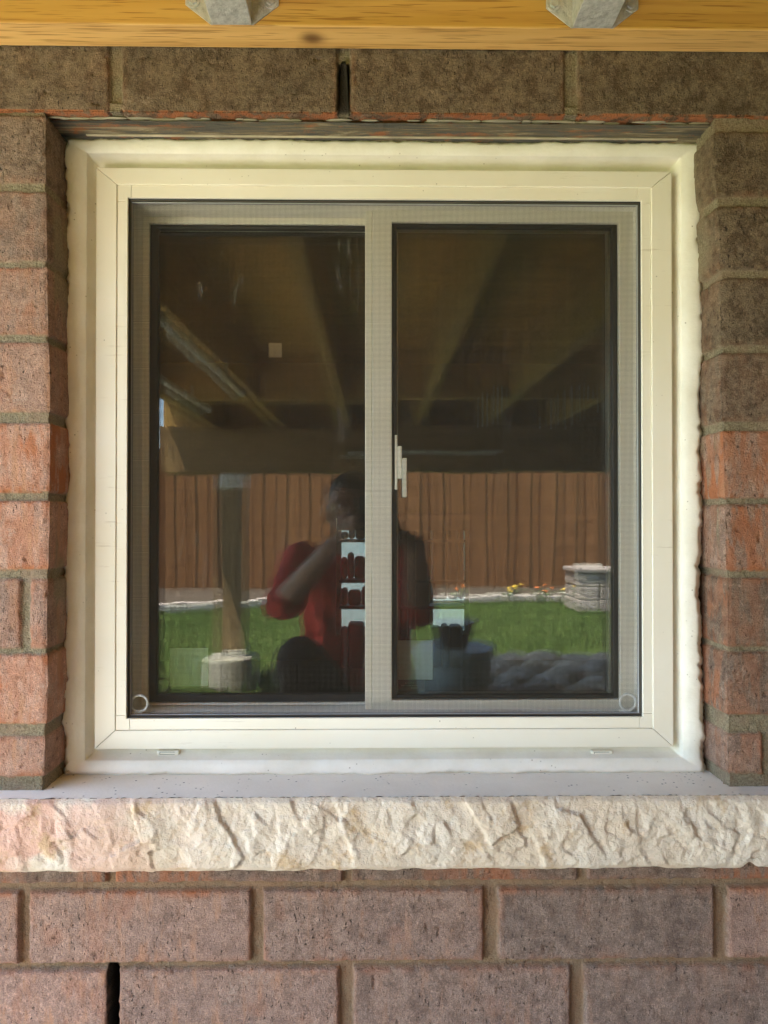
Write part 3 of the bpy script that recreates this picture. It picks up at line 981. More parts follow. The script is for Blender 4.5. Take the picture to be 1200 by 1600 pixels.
def torus_bm(c, R, r, squash=1.0, seg=40, rs=8):
    bm = bmesh.new(); rows = []
    for i in range(seg):
        a_ = 2 * math.pi * i / seg
        row = []
        for j in range(rs):
            b__ = 2 * math.pi * j / rs
            row.append(bm.verts.new((c[0] + (R + r * math.cos(b__)) * math.cos(a_), c[1] + r * 0.6 * math.sin(b__), c[2] + (R + r * math.cos(b__)) * math.sin(a_))))
        rows.append(row)
    for i in range(seg):
        for j in range(rs):
            bm.faces.new((rows[i][j], rows[(i + 1) % seg][j], rows[(i + 1) % seg][(j + 1) % rs], rows[i][(j + 1) % rs]))
    return bm


for px, py in ((218, 1099), (981, 1097)):
    c = P(px, py, YM + 0.0035)
    bm = torus_bm(c, 0.0098, 0.0016)
    bm_box(bm, (c.x - 0.010, c.y - 0.0006, c.z - 0.0140), (c.x + 0.0035, c.y + 0.0006, c.z - 0.0090), 0.0004)
    o = bm_obj('pull_tab', bm, M_tab, None, True); sub(o, scf)

# ------------------------------------------------------------------ timber deck overhead
deck = empty('timber_deck', (0, -0.02, zs(79)), 'golden timber deck overhead with ledger board joists and steel hangers', 'deck')
ZD = zs(79)
DX0, DX1, DY1 = -1.28, 3.3, -3.45
LT = 0.041
bm = bmesh.new(); bm_box(bm, (DX0, -LT, ZD), (DX1, -0.002, ZD + 0.235), 0.0018, 2)
led = child(bm_obj('ledger_board', bm, M_ledger), deck)
led.data.materials.append(wood_material('ledger_underside', 0, (0.66, 0.38, 0.115), (0.75, 0.47, 0.18), dark=(0.48, 0.25, 0.07),
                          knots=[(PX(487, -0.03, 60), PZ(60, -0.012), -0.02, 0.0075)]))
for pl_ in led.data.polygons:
    if pl_.normal.z < -0.5: pl_.material_index = 1  # separate paler wood colour on the downward faces
jxs = [-0.154 + 0.3925 * k for k in range(-2, 9)]
BY0, BY1 = -3.22, -3.40          # main beam
js = 0
for x in jxs:
    if js == 0:
        j0 = box('joist', (x - 0.019, DY1 + 0.04, ZD + 0.004), (x + 0.019, -LT - 0.003, ZD + 0.235), M_joist, None, 0.002)
        child(j0, deck); jx0 = x
    else:
        c_ = j0.copy(); link(c_); c_.parent = deck; c_.location.x = x - jx0
        c_.matrix_parent_inverse = j0.matrix_parent_inverse.copy()
    js += 1


def hanger():
    """U-shaped hanger: seat, two cheeks, two pentagonal face flanges"""
    t = 0.0013; w = 0.0205; dp = 0.044
    bm = bmesh.new()
    y0 = -LT - 0.0008
    bm_box(bm, (-w - t, y0 - dp, -t), (w + t, y0, 0.0), 0.0005)
    for s in (-1, 1):
        # cheek, lower front corner cut
        pts = [(y0, 0.0), (y0 - dp, 0.0), (y0 - dp - 0.006, 0.05), (y0 - dp - 0.006, 0.16), (y0, 0.16)]
        a_ = [bm.verts.new((s * w, y, z_)) for y, z_ in pts]; b__ = [bm.verts.new((s * (w + t), y, z_)) for y, z_ in pts]
        bm.faces.new(a_); bm.faces.new(b__[::-1])
        for k in range(5): bm.faces.new((a_[k], b__[k], b__[(k + 1) % 5], a_[(k + 1) % 5]))
        pts = [(w, -t), (w + t + 0.0012, -t), (w + 0.030, 0.020), (w + 0.030, 0.16), (w, 0.16)]
        a_ = [bm.verts.new((s * p, y0, q)) for p, q in pts]; b__ = [bm.verts.new((s * p, y0 - t, q)) for p, q in pts]
        bm.faces.new(a_); bm.faces.new(b__[::-1])
        for k in range(5): bm.faces.new((a_[k], b__[k], b__[(k + 1) % 5], a_[(k + 1) % 5]))
    for i, x in enumerate((-0.008, -0.0055, -0.003, -0.0005, 0.002, 0.0045, 0.007)):   # worn stamped marks, too faint to read
        for zz_ in (0.018, 0.024):
            bm_box(bm, (x, y0 - zz_, -t - 0.0004), (x + 0.0014, y0 - zz_ + 0.0022 + 0.001 * (i % 2), -t + 0.0002))
    return bm_obj('joist_hanger', bm, M_galv)


h0 = None
for x in jxs:
    if h0 is None:
        h0 = hanger(); child(h0, deck)
        h0.location = (x, 0, ZD + 0.0005)
        scr = []
        for s in (-1, 1):
            for zz_ in (0.0235, 0.068, 0.12):
                bm = bmesh.new()
                bm_cyl(bm, (s * 0.0420, -LT - 0.001, zz_), (s * 0.0420, -LT - 0.0055, zz_), 0.0052, 0.0046, 6)
                bm_cyl(bm, (s * 0.0420, -LT - 0.001, zz_), (s * 0.0420, -LT - 0.0032, zz_), 0.0078, 0.0074, 18)
                q = bm_obj('hanger_screw', bm, M_galv); q.parent = h0; scr.append(q)
    else:
        c_ = h0.copy(); link(c_); c_.parent = deck; c_.matrix_parent_inverse = h0.matrix_parent_inverse.copy()
        c_.location = (x, 0, ZD + 0.0005)
        for q in scr:
            d_ = q.copy(); link(d_); d_.parent = c_
yb = -0.004; k = 0
while yb > DY1:
    child(box('deck_board', (DX0, yb - 0.1395, ZD + 0.2355), (DX1, yb, ZD + 0.2355 + 0.027), M_board, None, 0.002), deck)
    yb -= 0.1402; k += 1
child(box('deck_beam', (DX0 + 0.03, BY1, ZD - 0.262), (DX1 - .1, BY0, ZD + 0.002), M_beam, None, 0.003), deck)
child(box('rim_joist', (DX0, DY1, ZD), (DX1, DY1 + 0.038, ZD + 0.235), M_joist, None, 0.002), deck)
for i in range(len(jxs) - 1):
    child(box('joist_blocking', (jxs[i] + 0.0195, -2.30, ZD + 0.006), (jxs[i + 1] - 0.0195, -2.262, ZD + 0.225), M_joist, None, 0.001), deck)

scn = empty('added_light_blocker', (2.9, -1.7, 0), 'dark timber light blocker added out of view at the right under the deck', 'screen')  # unseen board wall added to cut the light from the right
for i in range(22):
    child(box('blocker_board', (2.88, -3.2 + i * 0.145, 0.03), (2.905, -3.2 + i * 0.145 + 0.143, 1.50), M_fence, None, 0.002), scn)
for yy in (-3.15, -1.7, -0.15):
    child(box('blocker_post', (2.91, yy - .045, 0), (3.0, yy + .045, 1.52), M_post, None, 0.004), scn)
M_conc = plain('pier_concrete', (0.30, 0.28, 0.24), 0.9, 0.6, 120)
for i, pxx in enumerate((-0.83, 1.75)):
    po = empty('deck_post', (pxx, -3.31, 0), ['timber deck post on a round concrete pier, left of the kneeling person', 'timber deck post on a round concrete pier beyond the fieldstones'][i], 'post', 'timber posts under the deck')
    o = box('post_shaft', (-0.07, -0.07, 0.2), (0.07, 0.07, ZD - 0.265), M_post, po, 0.004)
    bm = bmesh.new(); bm_cyl(bm, (0, 0, -0.05), (0, 0, 0.17), 0.15, 0.145, 32); bm_cyl(bm, (0, 0, 0.17), (0, 0, 0.18), 0.145, 0.135, 32)
    bm_obj('concrete_pier', bm, M_conc, po)
    box('post_bracket', (-0.076, -0.076, ZD - 0.35), (0.076, 0.076, ZD - 0.262), M_galv, po, 0.003)
    box('post_base', (-0.074, -0.074, 0.18), (0.074, 0.074, 0.22), M_galv, po, 0.002)

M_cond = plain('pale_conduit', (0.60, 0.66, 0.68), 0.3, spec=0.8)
for i, (xx, ya, yb2, hh) in enumerate(((-0.515, -0.45, -1.72, 0.485), (-0.735, -0.45, -2.15, 0.485))):
    bm = bmesh.new(); bm_cyl(bm, (0, ya, 0), (0, yb2, 0), 0.014, 0.014, 20); bm_cyl(bm, (0, yb2 + 0.03, 0), (0, yb2 - 0.015, 0), 0.0175, 0.0175, 20)
    for yy in (ya - 0.1, yb2 + 0.25):
        bm_box(bm, (-0.004, yy - 0.012, 0.012), (0.004, yy + 0.012, 0.055))
    o = bm_obj('conduit_pipe', bm, M_cond); o.location = (xx, 0, CZ + hh)
    tag(o, ['pale conduit pipe hung under the deck joists, the shorter one nearer the window', 'pale conduit pipe hung under the deck joists, the longer one further left'][i], 'pipe', 'conduit pipes under the deck')
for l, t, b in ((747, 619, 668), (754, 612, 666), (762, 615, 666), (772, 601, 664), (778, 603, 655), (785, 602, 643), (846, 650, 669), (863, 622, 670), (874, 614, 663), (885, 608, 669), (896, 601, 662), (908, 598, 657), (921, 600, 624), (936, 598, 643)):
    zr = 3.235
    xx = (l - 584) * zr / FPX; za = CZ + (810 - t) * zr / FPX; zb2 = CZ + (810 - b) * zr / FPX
    child(box('light_streak', (xx - .003, -2.2585, zb2), (xx + .003, -2.2500, za), M_cond, None, 0.001), deck)  # thin strips added to imitate pale streaks of reflected light
bm = bmesh.new(); bm_box(bm, (-0.15, -3.215, CZ + 0.37), (0.72, -3.19, CZ + 0.393), 0.004)
tag(bm_obj('aluminium_straightedge', bm, M_cond), 'thin pale metal straightedge fixed along the face of the deck beam', 'straightedge')

# ------------------------------------------------------------------ garden behind the camera
def ground_material():
    t = NT('lawn_soil'); t.set(Roughness=0.95, Specular_IOR_Level=0.1)
    c = t.mix(t.ramp(t.noise(1.3, 5), [(0.4, 0), (0.65, 1)]), (0.075, 0.11, 0.03), (0.11, 0.14, 0.04))
    c = t.mix(t.ramp(t.noise(60, 4, 0.7), [(0.45, 0), (0.65, 0.7)]), c, (0.03, 0.06, 0.012))
    t.color(c); t.bump(t.noise(60, 4, 0.7), 0.8, 0.03)
    return t.m


M_lawn = ground_material()
lawn = mesh_obj('ground', [(-90, -120, -0.012), (90, -120, -0.012), (90, 60, -0.012), (-90, 60, -0.012)], [(0, 1, 2, 3)], M_lawn)
tag(lawn, kind='structure')
M_pav = plain('paving_concrete', (0.40, 0.385, 0.36), 0.9, 0.7, 90, vs=5)
pv = mesh_obj('paving', [(-2.3, -1.9, -0.006), (3.4, -1.9, -0.006), (3.4, 0.0, -0.006), (-2.3, 0.0, -0.006)], [(0, 1, 2, 3)], M_pav)
tag(pv, kind='structure')


def blade_material():
    t = NT('grass_blade'); t.set(Roughness=0.6, Specular_IOR_Level=0.3)
    c = t.mix(t.ramp(t.noise(2.0, 4), [(0.35, 0), (0.65, 1)]), (0.07, 0.135, 0.022), (0.13, 0.21, 0.045))
    c = t.mix(t.ramp(t.noise(30, 3), [(0.5, 0), (0.7, 0.6)]), c, (0.17, 0.23, 0.06))
    c = t.mix(t.ramp(t.noise(9, 5, 0.7), [(0.45, 0), (0.6, 0.8)]), c, (0.03, 0.065, 0.012))
    t.color(c); return t.m


n = 85000
gx = rng.uniform(-3.4, 4.2, n); gy = -1.95 - rng.uniform(0, 1, n) ** 1.2 * 6.2
keep = ~((gx > -0.05) & (gx < 3.2) & (gy > -3.85))
gx, gy = gx[keep], gy[keep]; n = len(gx)
hgt = rng.uniform(0.03, 0.075, n); an = rng.uniform(0, 2 * math.pi, n); w_ = rng.uniform(0.002, 0.004, n)
lean = rng.uniform(0, 0.035, n); la = rng.uniform(0, 2 * math.pi, n)
Vg = np.zeros((n, 3, 3))
Vg[:, 0] = np.stack([gx - np.cos(an) * w_, gy - np.sin(an) * w_, np.full(n, -0.014)], -1)
Vg[:, 1] = np.stack([gx + np.cos(an) * w_, gy + np.sin(an) * w_, np.full(n, -0.014)], -1)
Vg[:, 2] = np.stack([gx + np.cos(la) * lean, gy + np.sin(la) * lean, hgt], -1)
me = bpy.data.meshes.new('grass')
me.vertices.add(n * 3); me.vertices.foreach_set('co', Vg.astype(np.float32).ravel())
me.loops.add(n * 3); me.loops.foreach_set('vertex_index', np.arange(n * 3, dtype=np.int32))
me.polygons.add(n); me.polygons.foreach_set('loop_start', np.arange(0, n * 3, 3, dtype=np.int32)); me.polygons.foreach_set('loop_total', np.full(n, 3, np.int32))
me.update(calc_edges=True); me.materials.append(blade_material())
gr = link(bpy.data.objects.new('grass', me)); tag(gr, 'short sunlit green lawn grass', 'grass', kind='stuff')

# fence
YF = -8.4
fen = empty('wooden_fence', (0, YF, 0), 'tall reddish brown vertical board fence across the back of the lawn', 'fence')
bm = bmesh.new(); x = -6.0; i = 0
rf = random.Random(3)
while x < 7.0:
    x = round(x / 0.145) * 0.145
    bm_box(bm, (x - 0.006 + 0.008 * (i % 2), YF + (0.0 if i % 2 else 0.022), 0.04), (x + 0.151 - 0.008 * (i % 2), YF + (0.018 if i % 2 else 0.040), 1.9 + rf.uniform(-.005, .005)), 0.002, 1)
    x += 0.146; i += 1
child(bm_obj('board_panel', bm, M_fence), fen)
for zz_ in (0.35, 1.65):
    child(box('fence_rail', (-6, YF - 0.045, zz_), (7, YF - 0.001, zz_ + 0.09), M_fence, None, 0.003), fen)
for xx in (-5.9, -3.5, -1.1, 1.3, 3.7, 6.1):
    child(box('fence_post', (xx, YF - 0.14, 0), (xx + 0.1, YF - 0.047, 2.0), M_fence, None, 0.004), fen)

# stone-edged flower bed along the fence
M_edge = plain('edging_stone', (0.50, 0.45, 0.42), 0.85, 0.8, 60, vs=4)
M_soil = plain('bed_soil', (0.06, 0.042, 0.03), 0.95, 1.0, 60)
bed = empty('flower_bed', (0.6, -7.6, 0), 'low flower bed with curved pale stone edging before the fence', 'flower bed')
pts = []
for i in range(61):
    u = i / 60; x = -4.2 + 8.6 * u
    pts.append((x, -7.05 - 0.55 * math.cos((x - 1.2) * 0.55) * (1 if True else 0) + 0.1 * math.sin(x * 2)))
vs = []; fs2 = []
for x, y in pts: vs += [(x, y, 0.06), (x, YF + 0.06, 0.10)]
for i in range(60): fs2.append((2 * i, 2 * i + 1, 2 * i + 3, 2 * i + 2))
child(mesh_obj('bed_soil', vs, fs2, M_soil), bed)
for i in range(60):
    (xa, ya), (xb, yb_) = pts[i], pts[i + 1]
    bm = bmesh.new(); L_ = math.hypot(xb - xa, yb_ - ya)
    bm_box(bm, (-L_ / 2 + 0.003, -0.05, 0), (L_ / 2 - 0.003, 0.05, 0.085 + rf.uniform(-.008, .012)), 0.012, 2)
    bmesh.ops.transform(bm, matrix=Matrix.Translation(((xa + xb) / 2, (ya + yb_) / 2, 0)) @ Matrix.Rotation(math.atan2(yb_ - ya, xb - xa), 4, 'Z'), verts=bm.verts)
    child(bm_obj('edging_stone', bm, M_edge), bed)

M_leaf = plain('flower_leaf', (0.07, 0.14, 0.03), 0.6)
cols = {'orange': plain('orange_petals', (0.85, 0.22, 0.03), 0.6), 'yellow': plain('yellow_petals', (0.85, 0.60, 0.05), 0.6), 'white': plain('white_petals', (0.8, 0.75, 0.7), 0.6)}


def refl(px, py, s):
    """garden point at distance s from the glass plane that the photo shows mirrored at (px, py)"""
    yg = YS + 0.011
    zdist = (D + yg) + (yg + s)
    d = CR @ Vector(((px - 600) / FPX, (800 - py) / FPX, -1.0))
    t = zdist / d.y
    return Vector((d.x * t, -s, CZ + d.z * t))


for i, (px, py, s, c_) in enumerate(((712, 925, 7.5, 'orange'), (798, 921, 7.6, 'yellow'), (806, 920, 7.8, 'yellow'), (841, 920, 7.6, 'orange'), (853, 931, 7.3, 'orange'), (884, 927, 7.4, 'yellow'), (892, 918, 7.6, 'white'), (799, 937, 7.3, 'yellow'), (905, 938, 7.2, 'yellow'))):
    p = refl(px, py, s)
    f_ = empty('flower', (p.x, p.y, 0.05), [f'orange flower left of the pair of yellow blooms in the bed', 'yellow flower, left one of the back pair in the bed', 'yellow flower, right one of the back pair in the bed', 'tall orange flower at the middle of the bed', 'orange flower at the bed edge, right of the tall orange one', 'yellow flower just before the white bloom', 'white flower beside the grey stone planter', 'low yellow flower near the front edging stones', 'low yellow flower right beside the stone planter'][i], 'flower', 'flowers in the bed')
    hgt_ = max(0.10, p.z - 0.05)
    bm = bmesh.new()
    for k in range(16):
        a_ = rf.uniform(0, 6.28); r_ = rf.uniform(0.02, 0.08); zc_ = rf.uniform(0.3, 0.9) * hgt_
        c0 = Vector((math.cos(a_) * r_, math.sin(a_) * r_, zc_)); d0 = Vector((math.cos(a_), math.sin(a_), 0.4)) * 0.035; s0 = Vector((-math.sin(a_), math.cos(a_), 0)) * 0.012
        v = [bm.verts.new(c0 - d0), bm.verts.new(c0 + s0), bm.verts.new(c0 + d0), bm.verts.new(c0 - s0)]
        bm.faces.new(v)
    bm_cyl(bm, (0, 0, 0), (0, 0, hgt_), 0.004, 0.003, 6)
    bm_obj('foliage', bm, M_leaf, f_)
    bm = bmesh.new()
    for k in range(10):
        a_ = k * 0.628; rr0 = 0.034
        v = [bm.verts.new((0, 0, hgt_ + .01)), bm.verts.new((math.cos(a_ - .3) * rr0, math.sin(a_ - .3) * rr0, hgt_ + .022)), bm.verts.new((math.cos(a_) * rr0 * 1.3, math.sin(a_) * rr0 * 1.3, hgt_ + .016)), bm.verts.new((math.cos(a_ + .3) * rr0, math.sin(a_ + .3) * rr0, hgt_ + .022))]
        bm.faces.new(v)
    bm_ball(bm, (0, 0, hgt_ + 0.015), 0.022, 10)
    bm_obj('bloom', bm, cols[c_], f_)

# pale stone planter at the right end of the bed
p = refl(928, 945, 6.9)
pl = empty('stone_planter', (p.x, -6.9, 0), 'low square planter of stacked pale stone blocks at the right end of the bed', 'planter')
M_pls = plain('planter_stone', (0.36, 0.31, 0.29), 0.85, 0.6, 80)
box('planter_cap', (-0.27, -0.27, 0.41), (0.27, 0.27, 0.455), M_pls, pl, 0.012)
zb_ = 0.0
for lay_ in range(3):
    for (a_, b__) in (((-0.25, -0.02), (0.0, 0.25)), ((-0.02, 0.25), (0.0, 0.25)), ((-0.25, 0.06), (-0.25, -0.01)), ((0.07, 0.25), (-0.25, -0.01))):
        j_ = 0.03 * (lay_ % 2)
        box('planter_block', (a_[0] + 0.004 + j_ * 0.3, b__[0] + 0.004, zb_), (a_[1] - 0.004 - j_ * 0.3, b__[1] - 0.004, zb_ + 0.132), M_pls, pl, 0.014)
    zb_ += 0.136

# dry heap of grey flagstones in the shade of the deck
M_flag = [plain('flagstone_%s' % nme, c_, 0.9, 0.9, 45, vs=7, var=0.2) for nme, c_ in (('grey', (0.52, 0.44, 0.33)), ('buff', (0.60, 0.48, 0.33)), ('slate', (0.40, 0.34, 0.26)))]
cnt = 0
words_a = ['rough grey fieldstone', 'rounded buff fieldstone', 'dark slate-grey fieldstone']
def stone_mesh(seed, sx_, sy_, sz_):
    bm = bmesh.new(); bmesh.ops.create_icosphere(bm, subdivisions=3, radius=1)
    for v in bm.verts:
        c = v.co
        k = 1 + 0.35 * float(fbm(np.array(c.x * 1.3 + seed * 3.1), np.array(c.y * 1.3 + c.z * 1.7), seed, 3))
        q = Vector((c.x, c.y, c.z)) * k
        for ax in range(3): q[ax] = math.copysign(abs(q[ax]) ** 0.75, q[ax])
        v.co = Vector((q.x * sx_, q.y * sy_, q.z * sz_))
    return bm
ords = ['first', 'second', 'third', 'fourth', 'fifth', 'sixth', 'seventh', 'eighth', 'ninth', 'tenth', 'eleventh']
for r_ in range(5):
    yy = -2.85 - r_ * 0.215
    for k in range(10):
        xx = 0.46 + k * 0.215 + (0.10 if r_ % 2 else 0) + rf.uniform(-.03, .03)
        sz = rf.uniform(.85, 1.2)
        bm = stone_mesh(cnt, .105 * sz, .10 * sz, rf.uniform(.055, .075))
        st = bm_obj('fieldstone', bm, M_flag[rf.randrange(3)], None, True)
        st.location = (xx, yy + rf.uniform(-.03, .03), 0.05)
        st.rotation_euler = (rf.uniform(-.15, .15), rf.uniform(-.15, .15), rf.uniform(0, 3))
        tag(st, f'rounded grey fieldstone, {ords[k]} from the left in the {ords[r_]} row out from the house', 'stone', 'fieldstones laid beside the lawn')
        cnt += 1

# pale blue garden tub with a black pot on it, beside the person
p = refl(706, 1040, 2.75)
tb = empty('plastic_tub', (p.x, -2.75, 0), 'pale blue-grey plastic storage tub with lid standing beside the person', 'tub')
M_tub = plain('tub_plastic', (0.30, 0.40, 0.42), 0.45)
bm = bmesh.new(); bm_cyl(bm, (0, 0, 0), (0, 0, 0.30), 0.17, 0.205, 36); bm_obj('tub_body', bm, M_tub, tb, False)
bm = bmesh.new(); bm_cyl(bm, (0, 0, 0.301), (0, 0, 0.33), 0.215, 0.21, 36); bm_obj('tub_lid', bm, M_tub, tb, False)
po = empty('black_pot', (p.x - 0.01, -2.75, 0.33), 'small black pot resting on the blue-grey tub', 'pot')
bm = bmesh.new(); bm_cyl(bm, (0, 0, 0), (0, 0, 0.13), 0.08, 0.115, 28); bm_obj('pot_body', bm, M_black, po)
bm = torus_bm((0, 0, 0), 0.115, 0.008); bmesh.ops.rotate(bm, matrix=Matrix.Rotation(math.pi / 2, 3, 'X'), verts=bm.verts)
for v in bm.verts: v.co.z += 0.13
bm_obj('pot_rim', bm, plain('pot_rim_grey', (0.3, 0.3, 0.3), 0.3), po, True)

# ------------------------------------------------------------------ room behind the glass
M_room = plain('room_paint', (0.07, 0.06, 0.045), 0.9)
RX0, RX1, RY0, RY1, RZ0, RZ1 = -1.6, 2.4, 0.135, 4.3, -0.004, 2.1


def room_box():
    bm = bmesh.new()
    ww = rect_at(530, 814, 727, 986, RY1)
    wl, wt, wr_, wb = ww[:4]
    def q(pts):
        bm.faces.new([bm.verts.new(p) for p in pts])
    q([(RX0, RY0, RZ0), (RX1, RY0, RZ0), (RX1, RY1, RZ0), (RX0, RY1, RZ0)])
    q([(RX0, RY0, RZ1), (RX0, RY1, RZ1), (RX1, RY1, RZ1), (RX1, RY0, RZ1)])
    q([(RX0, RY0, RZ0), (RX0, RY1, RZ0), (RX0, RY1, RZ1), (RX0, RY0, RZ1)])
    q([(RX1, RY0, RZ0), (RX1, RY0, RZ1), (RX1, RY1, RZ1), (RX1, RY1, RZ0)])
    for (a_, b__, c_, d_) in ((RX0, wl, RZ0, RZ1), (wr_, RX1, RZ0, RZ1), (wl, wr_, RZ0, wb), (wl, wr_, wt, RZ1)):
        q([(a_, RY1, c_), (b__, RY1, c_), (b__, RY1, d_), (a_, RY1, d_)])
    # wall round the near window
    l, t, r, b = Jd
    for (a_, b__, c_, d_) in ((RX0, l, RZ0, RZ1), (r, RX1, RZ0, RZ1), (l, r, RZ0, b), (l, r, t, RZ1)):
        q([(a_, RY0, c_), (b__, RY0, c_), (b__, RY0, d_), (a_, RY0, d_)])
    return bm, ww


bm, WW = room_box()
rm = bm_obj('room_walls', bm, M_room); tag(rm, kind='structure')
fw = empty('far_window', ((WW[0] + WW[2]) / 2, RY1, WW[3]), 'small bright window with pale bars on the far side of the dark room', 'window')
M_pale = plain('pale_bars', (0.70, 0.64, 0.45), 0.5)
child(ring('window_surround', (WW[0] - .02, WW[1] + .02, WW[2] + .02, WW[3] - .02), (WW[0] + .012, WW[1] - .012, WW[2] - .012, WW[3] + .012), RY1 - 0.05, RY1 - 0.004, M_pale, None), fw)
for py in (893, 942):
    zz_ = PZ(py, RY1 - .03)
    child(box('window_bar', (WW[0] + .012, RY1 - 0.045, zz_ - 0.016), (WW[2] - .012, RY1 - 0.01, zz_ + 0.016), M_pale), fw)
for px in (531, 673):
    xx = PX(px, RY1 - .03)
    child(box('window_bar', (xx - 0.013, RY1 - 0.06, WW[3]), (xx + 0.013, RY1 - 0.046, WW[1]), M_pale), fw)
dr = mesh_obj('driveway', [(-8, 4.7, -0.004), (9, 4.7, -0.004), (9, 58, -0.004), (-8, 58, -0.004)], [(0, 1, 2, 3)], plain('driveway_concrete', (0.10, 0.105, 0.11), 0.9))
tag(dr, kind='structure')
tp = NT('dimming_glass')
_a = tp.t.nodes.new('ShaderNodeBsdfTransparent'); _a.inputs[0].default_value = (0.42, 0.47, 0.48, 1)
_b = tp.t.nodes.new('ShaderNodeBsdfGlossy'); _b.inputs['Roughness'].default_value = 0.02
_c = tp.t.nodes.new('ShaderNodeMixShader'); _c.inputs[0].default_value = 0.06
tp.L(_a.outputs[0], _c.inputs[1]); tp.L(_b.outputs[0], _c.inputs[2]); tp.L(_c.outputs[0], [n for n in tp.t.nodes if n.type == 'OUTPUT_MATERIAL'][0].inputs[0])
child(box('dimming_pane', (WW[0], RY1 - 0.008, WW[3]), (WW[2], RY1 - 0.003, WW[1]), tp.m), fw)  # pane added to dim the daylight coming through the far window
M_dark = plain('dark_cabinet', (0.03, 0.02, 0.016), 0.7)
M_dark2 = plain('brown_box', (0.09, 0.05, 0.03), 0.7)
# dark boxes stacked before the far window
sh = empty('storage_shelf', ((WW[0] + WW[2]) / 2, RY1 - 0.3, 0), 'dark open shelf of storage boxes standing before the far window', 'shelf')
rb = random.Random(8)
for (l0_, r0_, t, b, jit) in ((532, 612, 826, 843, 5), (532, 612, 868, 906, 5), (532, 612, 919, 947, 4), (612, 674, 822, 1000, 2), (676, 727, 822, 937, 5), (532, 727, 978, 1100, 4)):
    l = l0_
    while l < r0_ - 4:
        r = min(l + rb.uniform(9, 26), r0_)
        tt = t + rb.uniform(-jit, jit); 
        a = P(l, tt, RY1 - 0.3); c = P(r, b, RY1 - 0.3)
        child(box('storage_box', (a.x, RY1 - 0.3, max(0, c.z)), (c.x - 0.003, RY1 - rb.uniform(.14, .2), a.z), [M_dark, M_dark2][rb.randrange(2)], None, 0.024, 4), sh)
        l = r
for py in (843.5, 906.5, 947.5):
    a = P(530, py, RY1 - 0.3); c = P(727, py + 4, RY1 - 0.3)
    child(box('shelf_board', (a.x, RY1 - 0.31, c.z), (c.x, RY1 - 0.11, a.z), M_dark, None, 0.001), sh)
child(box('shelf_board', (WW[0], RY1 - 0.31, PZ(829, RY1 - .3)), (WW[2], RY1 - 0.28, WW[1] + 0.05), M_dark, None, 0.001), sh)
# ground outside the far side of the house is the same sheet; the rest of the house closes above
hs = empty('house_upper_wall', (0, 0.3, VT), 'plain stucco upper storey of the house above the timber deck', 'house wall')
M_stuc = plain('stucco', (0.45, 0.42, 0.36), 0.9, 0.6, 60)
child(box('stucco_wall', (XL, 0.0, VT - 0.02), (XR, 0.28, 4.2), M_stuc), hs)
child(box('house_core', (XL, 0.15, RZ1 + 0.01), (XR, 4.6, VT + 0.2), M_stuc), hs)
child(box('added_sun_block', (XL, 4.6, RZ1 + 0.3), (XR, 6.4, RZ1 + 0.4), M_stuc), hs)  # slab added out of view to keep sun off the room floor
child(box('side_wall', (XL, 0.13, 0), (RX0 - 0.02, 4.6, RZ1 + 0.01), M_stuc), hs)
child(box('side_wall', (RX1 + 0.02, 0.13, 0), (XR, 4.6, RZ1 + 0.01), M_stuc), hs)

# ------------------------------------------------------------------ person taking the photograph
per = empty('person', (-0.05, -1.25, 0), 'kneeling person in red T-shirt and black trousers holding up a phone', 'person')
M_skin = plain('skin', (0.36, 0.20, 0.13), 0.5, 0.2, 300)
M_shirt = plain('red_shirt', (0.60, 0.04, 0.025), 0.8, 0.7, 60)
M_trous = plain('black_trousers', (0.018, 0.018, 0.02), 0.85, 0.7, 60)
M_hair = plain('dark_hair', (0.018, 0.013, 0.01), 0.6, 0.9, 200)


def remesh(name, bm, m, vox, smooth_it=6):
    o = bm_obj(name, bm, m, None, True)
    md = o.modifiers.new('remesh', 'REMESH'); md.mode = 'VOXEL'; md.voxel_size = vox; md.use_smooth_shade = True
    ms = o.modifiers.new('smooth', 'SMOOTH'); ms.factor = 0.5; ms.iterations = smooth_it
    return child(o, per)


V3_ = Vector
HX = -0.065
pel = V3_((-0.05, -1.33, 0.40)); chest = V3_((-0.06, -1.27, 0.74)); neck = V3_((HX, -1.235, 0.89))
shL, shR = V3_((-0.225, -1.25, 0.87)), V3_((0.100, -1.25, 0.855))
elL, elR = V3_((-0.250, -1.04, 0.76)), V3_((0.120, -1.04, 0.74))
wrL, wrR = V3_((-0.105, -0.885, 0.93)), V3_((0.105, -0.885, 0.93))
knL, knR = V3_((-0.20, -0.97, 0.60)), V3_((0.09, -1.05, 0.075))
anL, anR = V3_((-0.17, -1.10, 0.10)), V3_((0.09, -1.46, 0.09))
hpL, hpR = V3_((-0.145, -1.33, 0.39)), V3_((0.045, -1.33, 0.39))
bm = bmesh.new()
hc = V3_((HX, -1.185, 1.025))
bm_ball(bm, hc + V3_((0, -0.012, 0.022)), (0.076, 0.094, 0.088), 28)      # skull
bm_ball(bm, hc + V3_((0, 0.028, -0.045)), (0.054, 0.056, 0.066), 24)      # jaw
bm_ball(bm, hc + V3_((0, 0.055, -0.088)), (0.022, 0.020, 0.016), 12)      # chin
bm_limb(bm, [(hc + V3_((0, 0.084, 0.004)), 0.009), (hc + V3_((0, 0.104, -0.030)), 0.013)])   # nose
bm_limb(bm, [(hc + V3_((-0.02, 0.078, -0.058)), 0.007), (hc + V3_((0.02, 0.078, -0.058)), 0.007)])  # lips
bm_limb(bm, [(hc + V3_((-0.045, 0.066, 0.026)), 0.008), (hc + V3_((-0.014, 0.080, 0.024)), 0.009)])
bm_limb(bm, [(hc + V3_((0.045, 0.066, 0.026)), 0.008), (hc + V3_((0.014, 0.080, 0.024)), 0.009)])
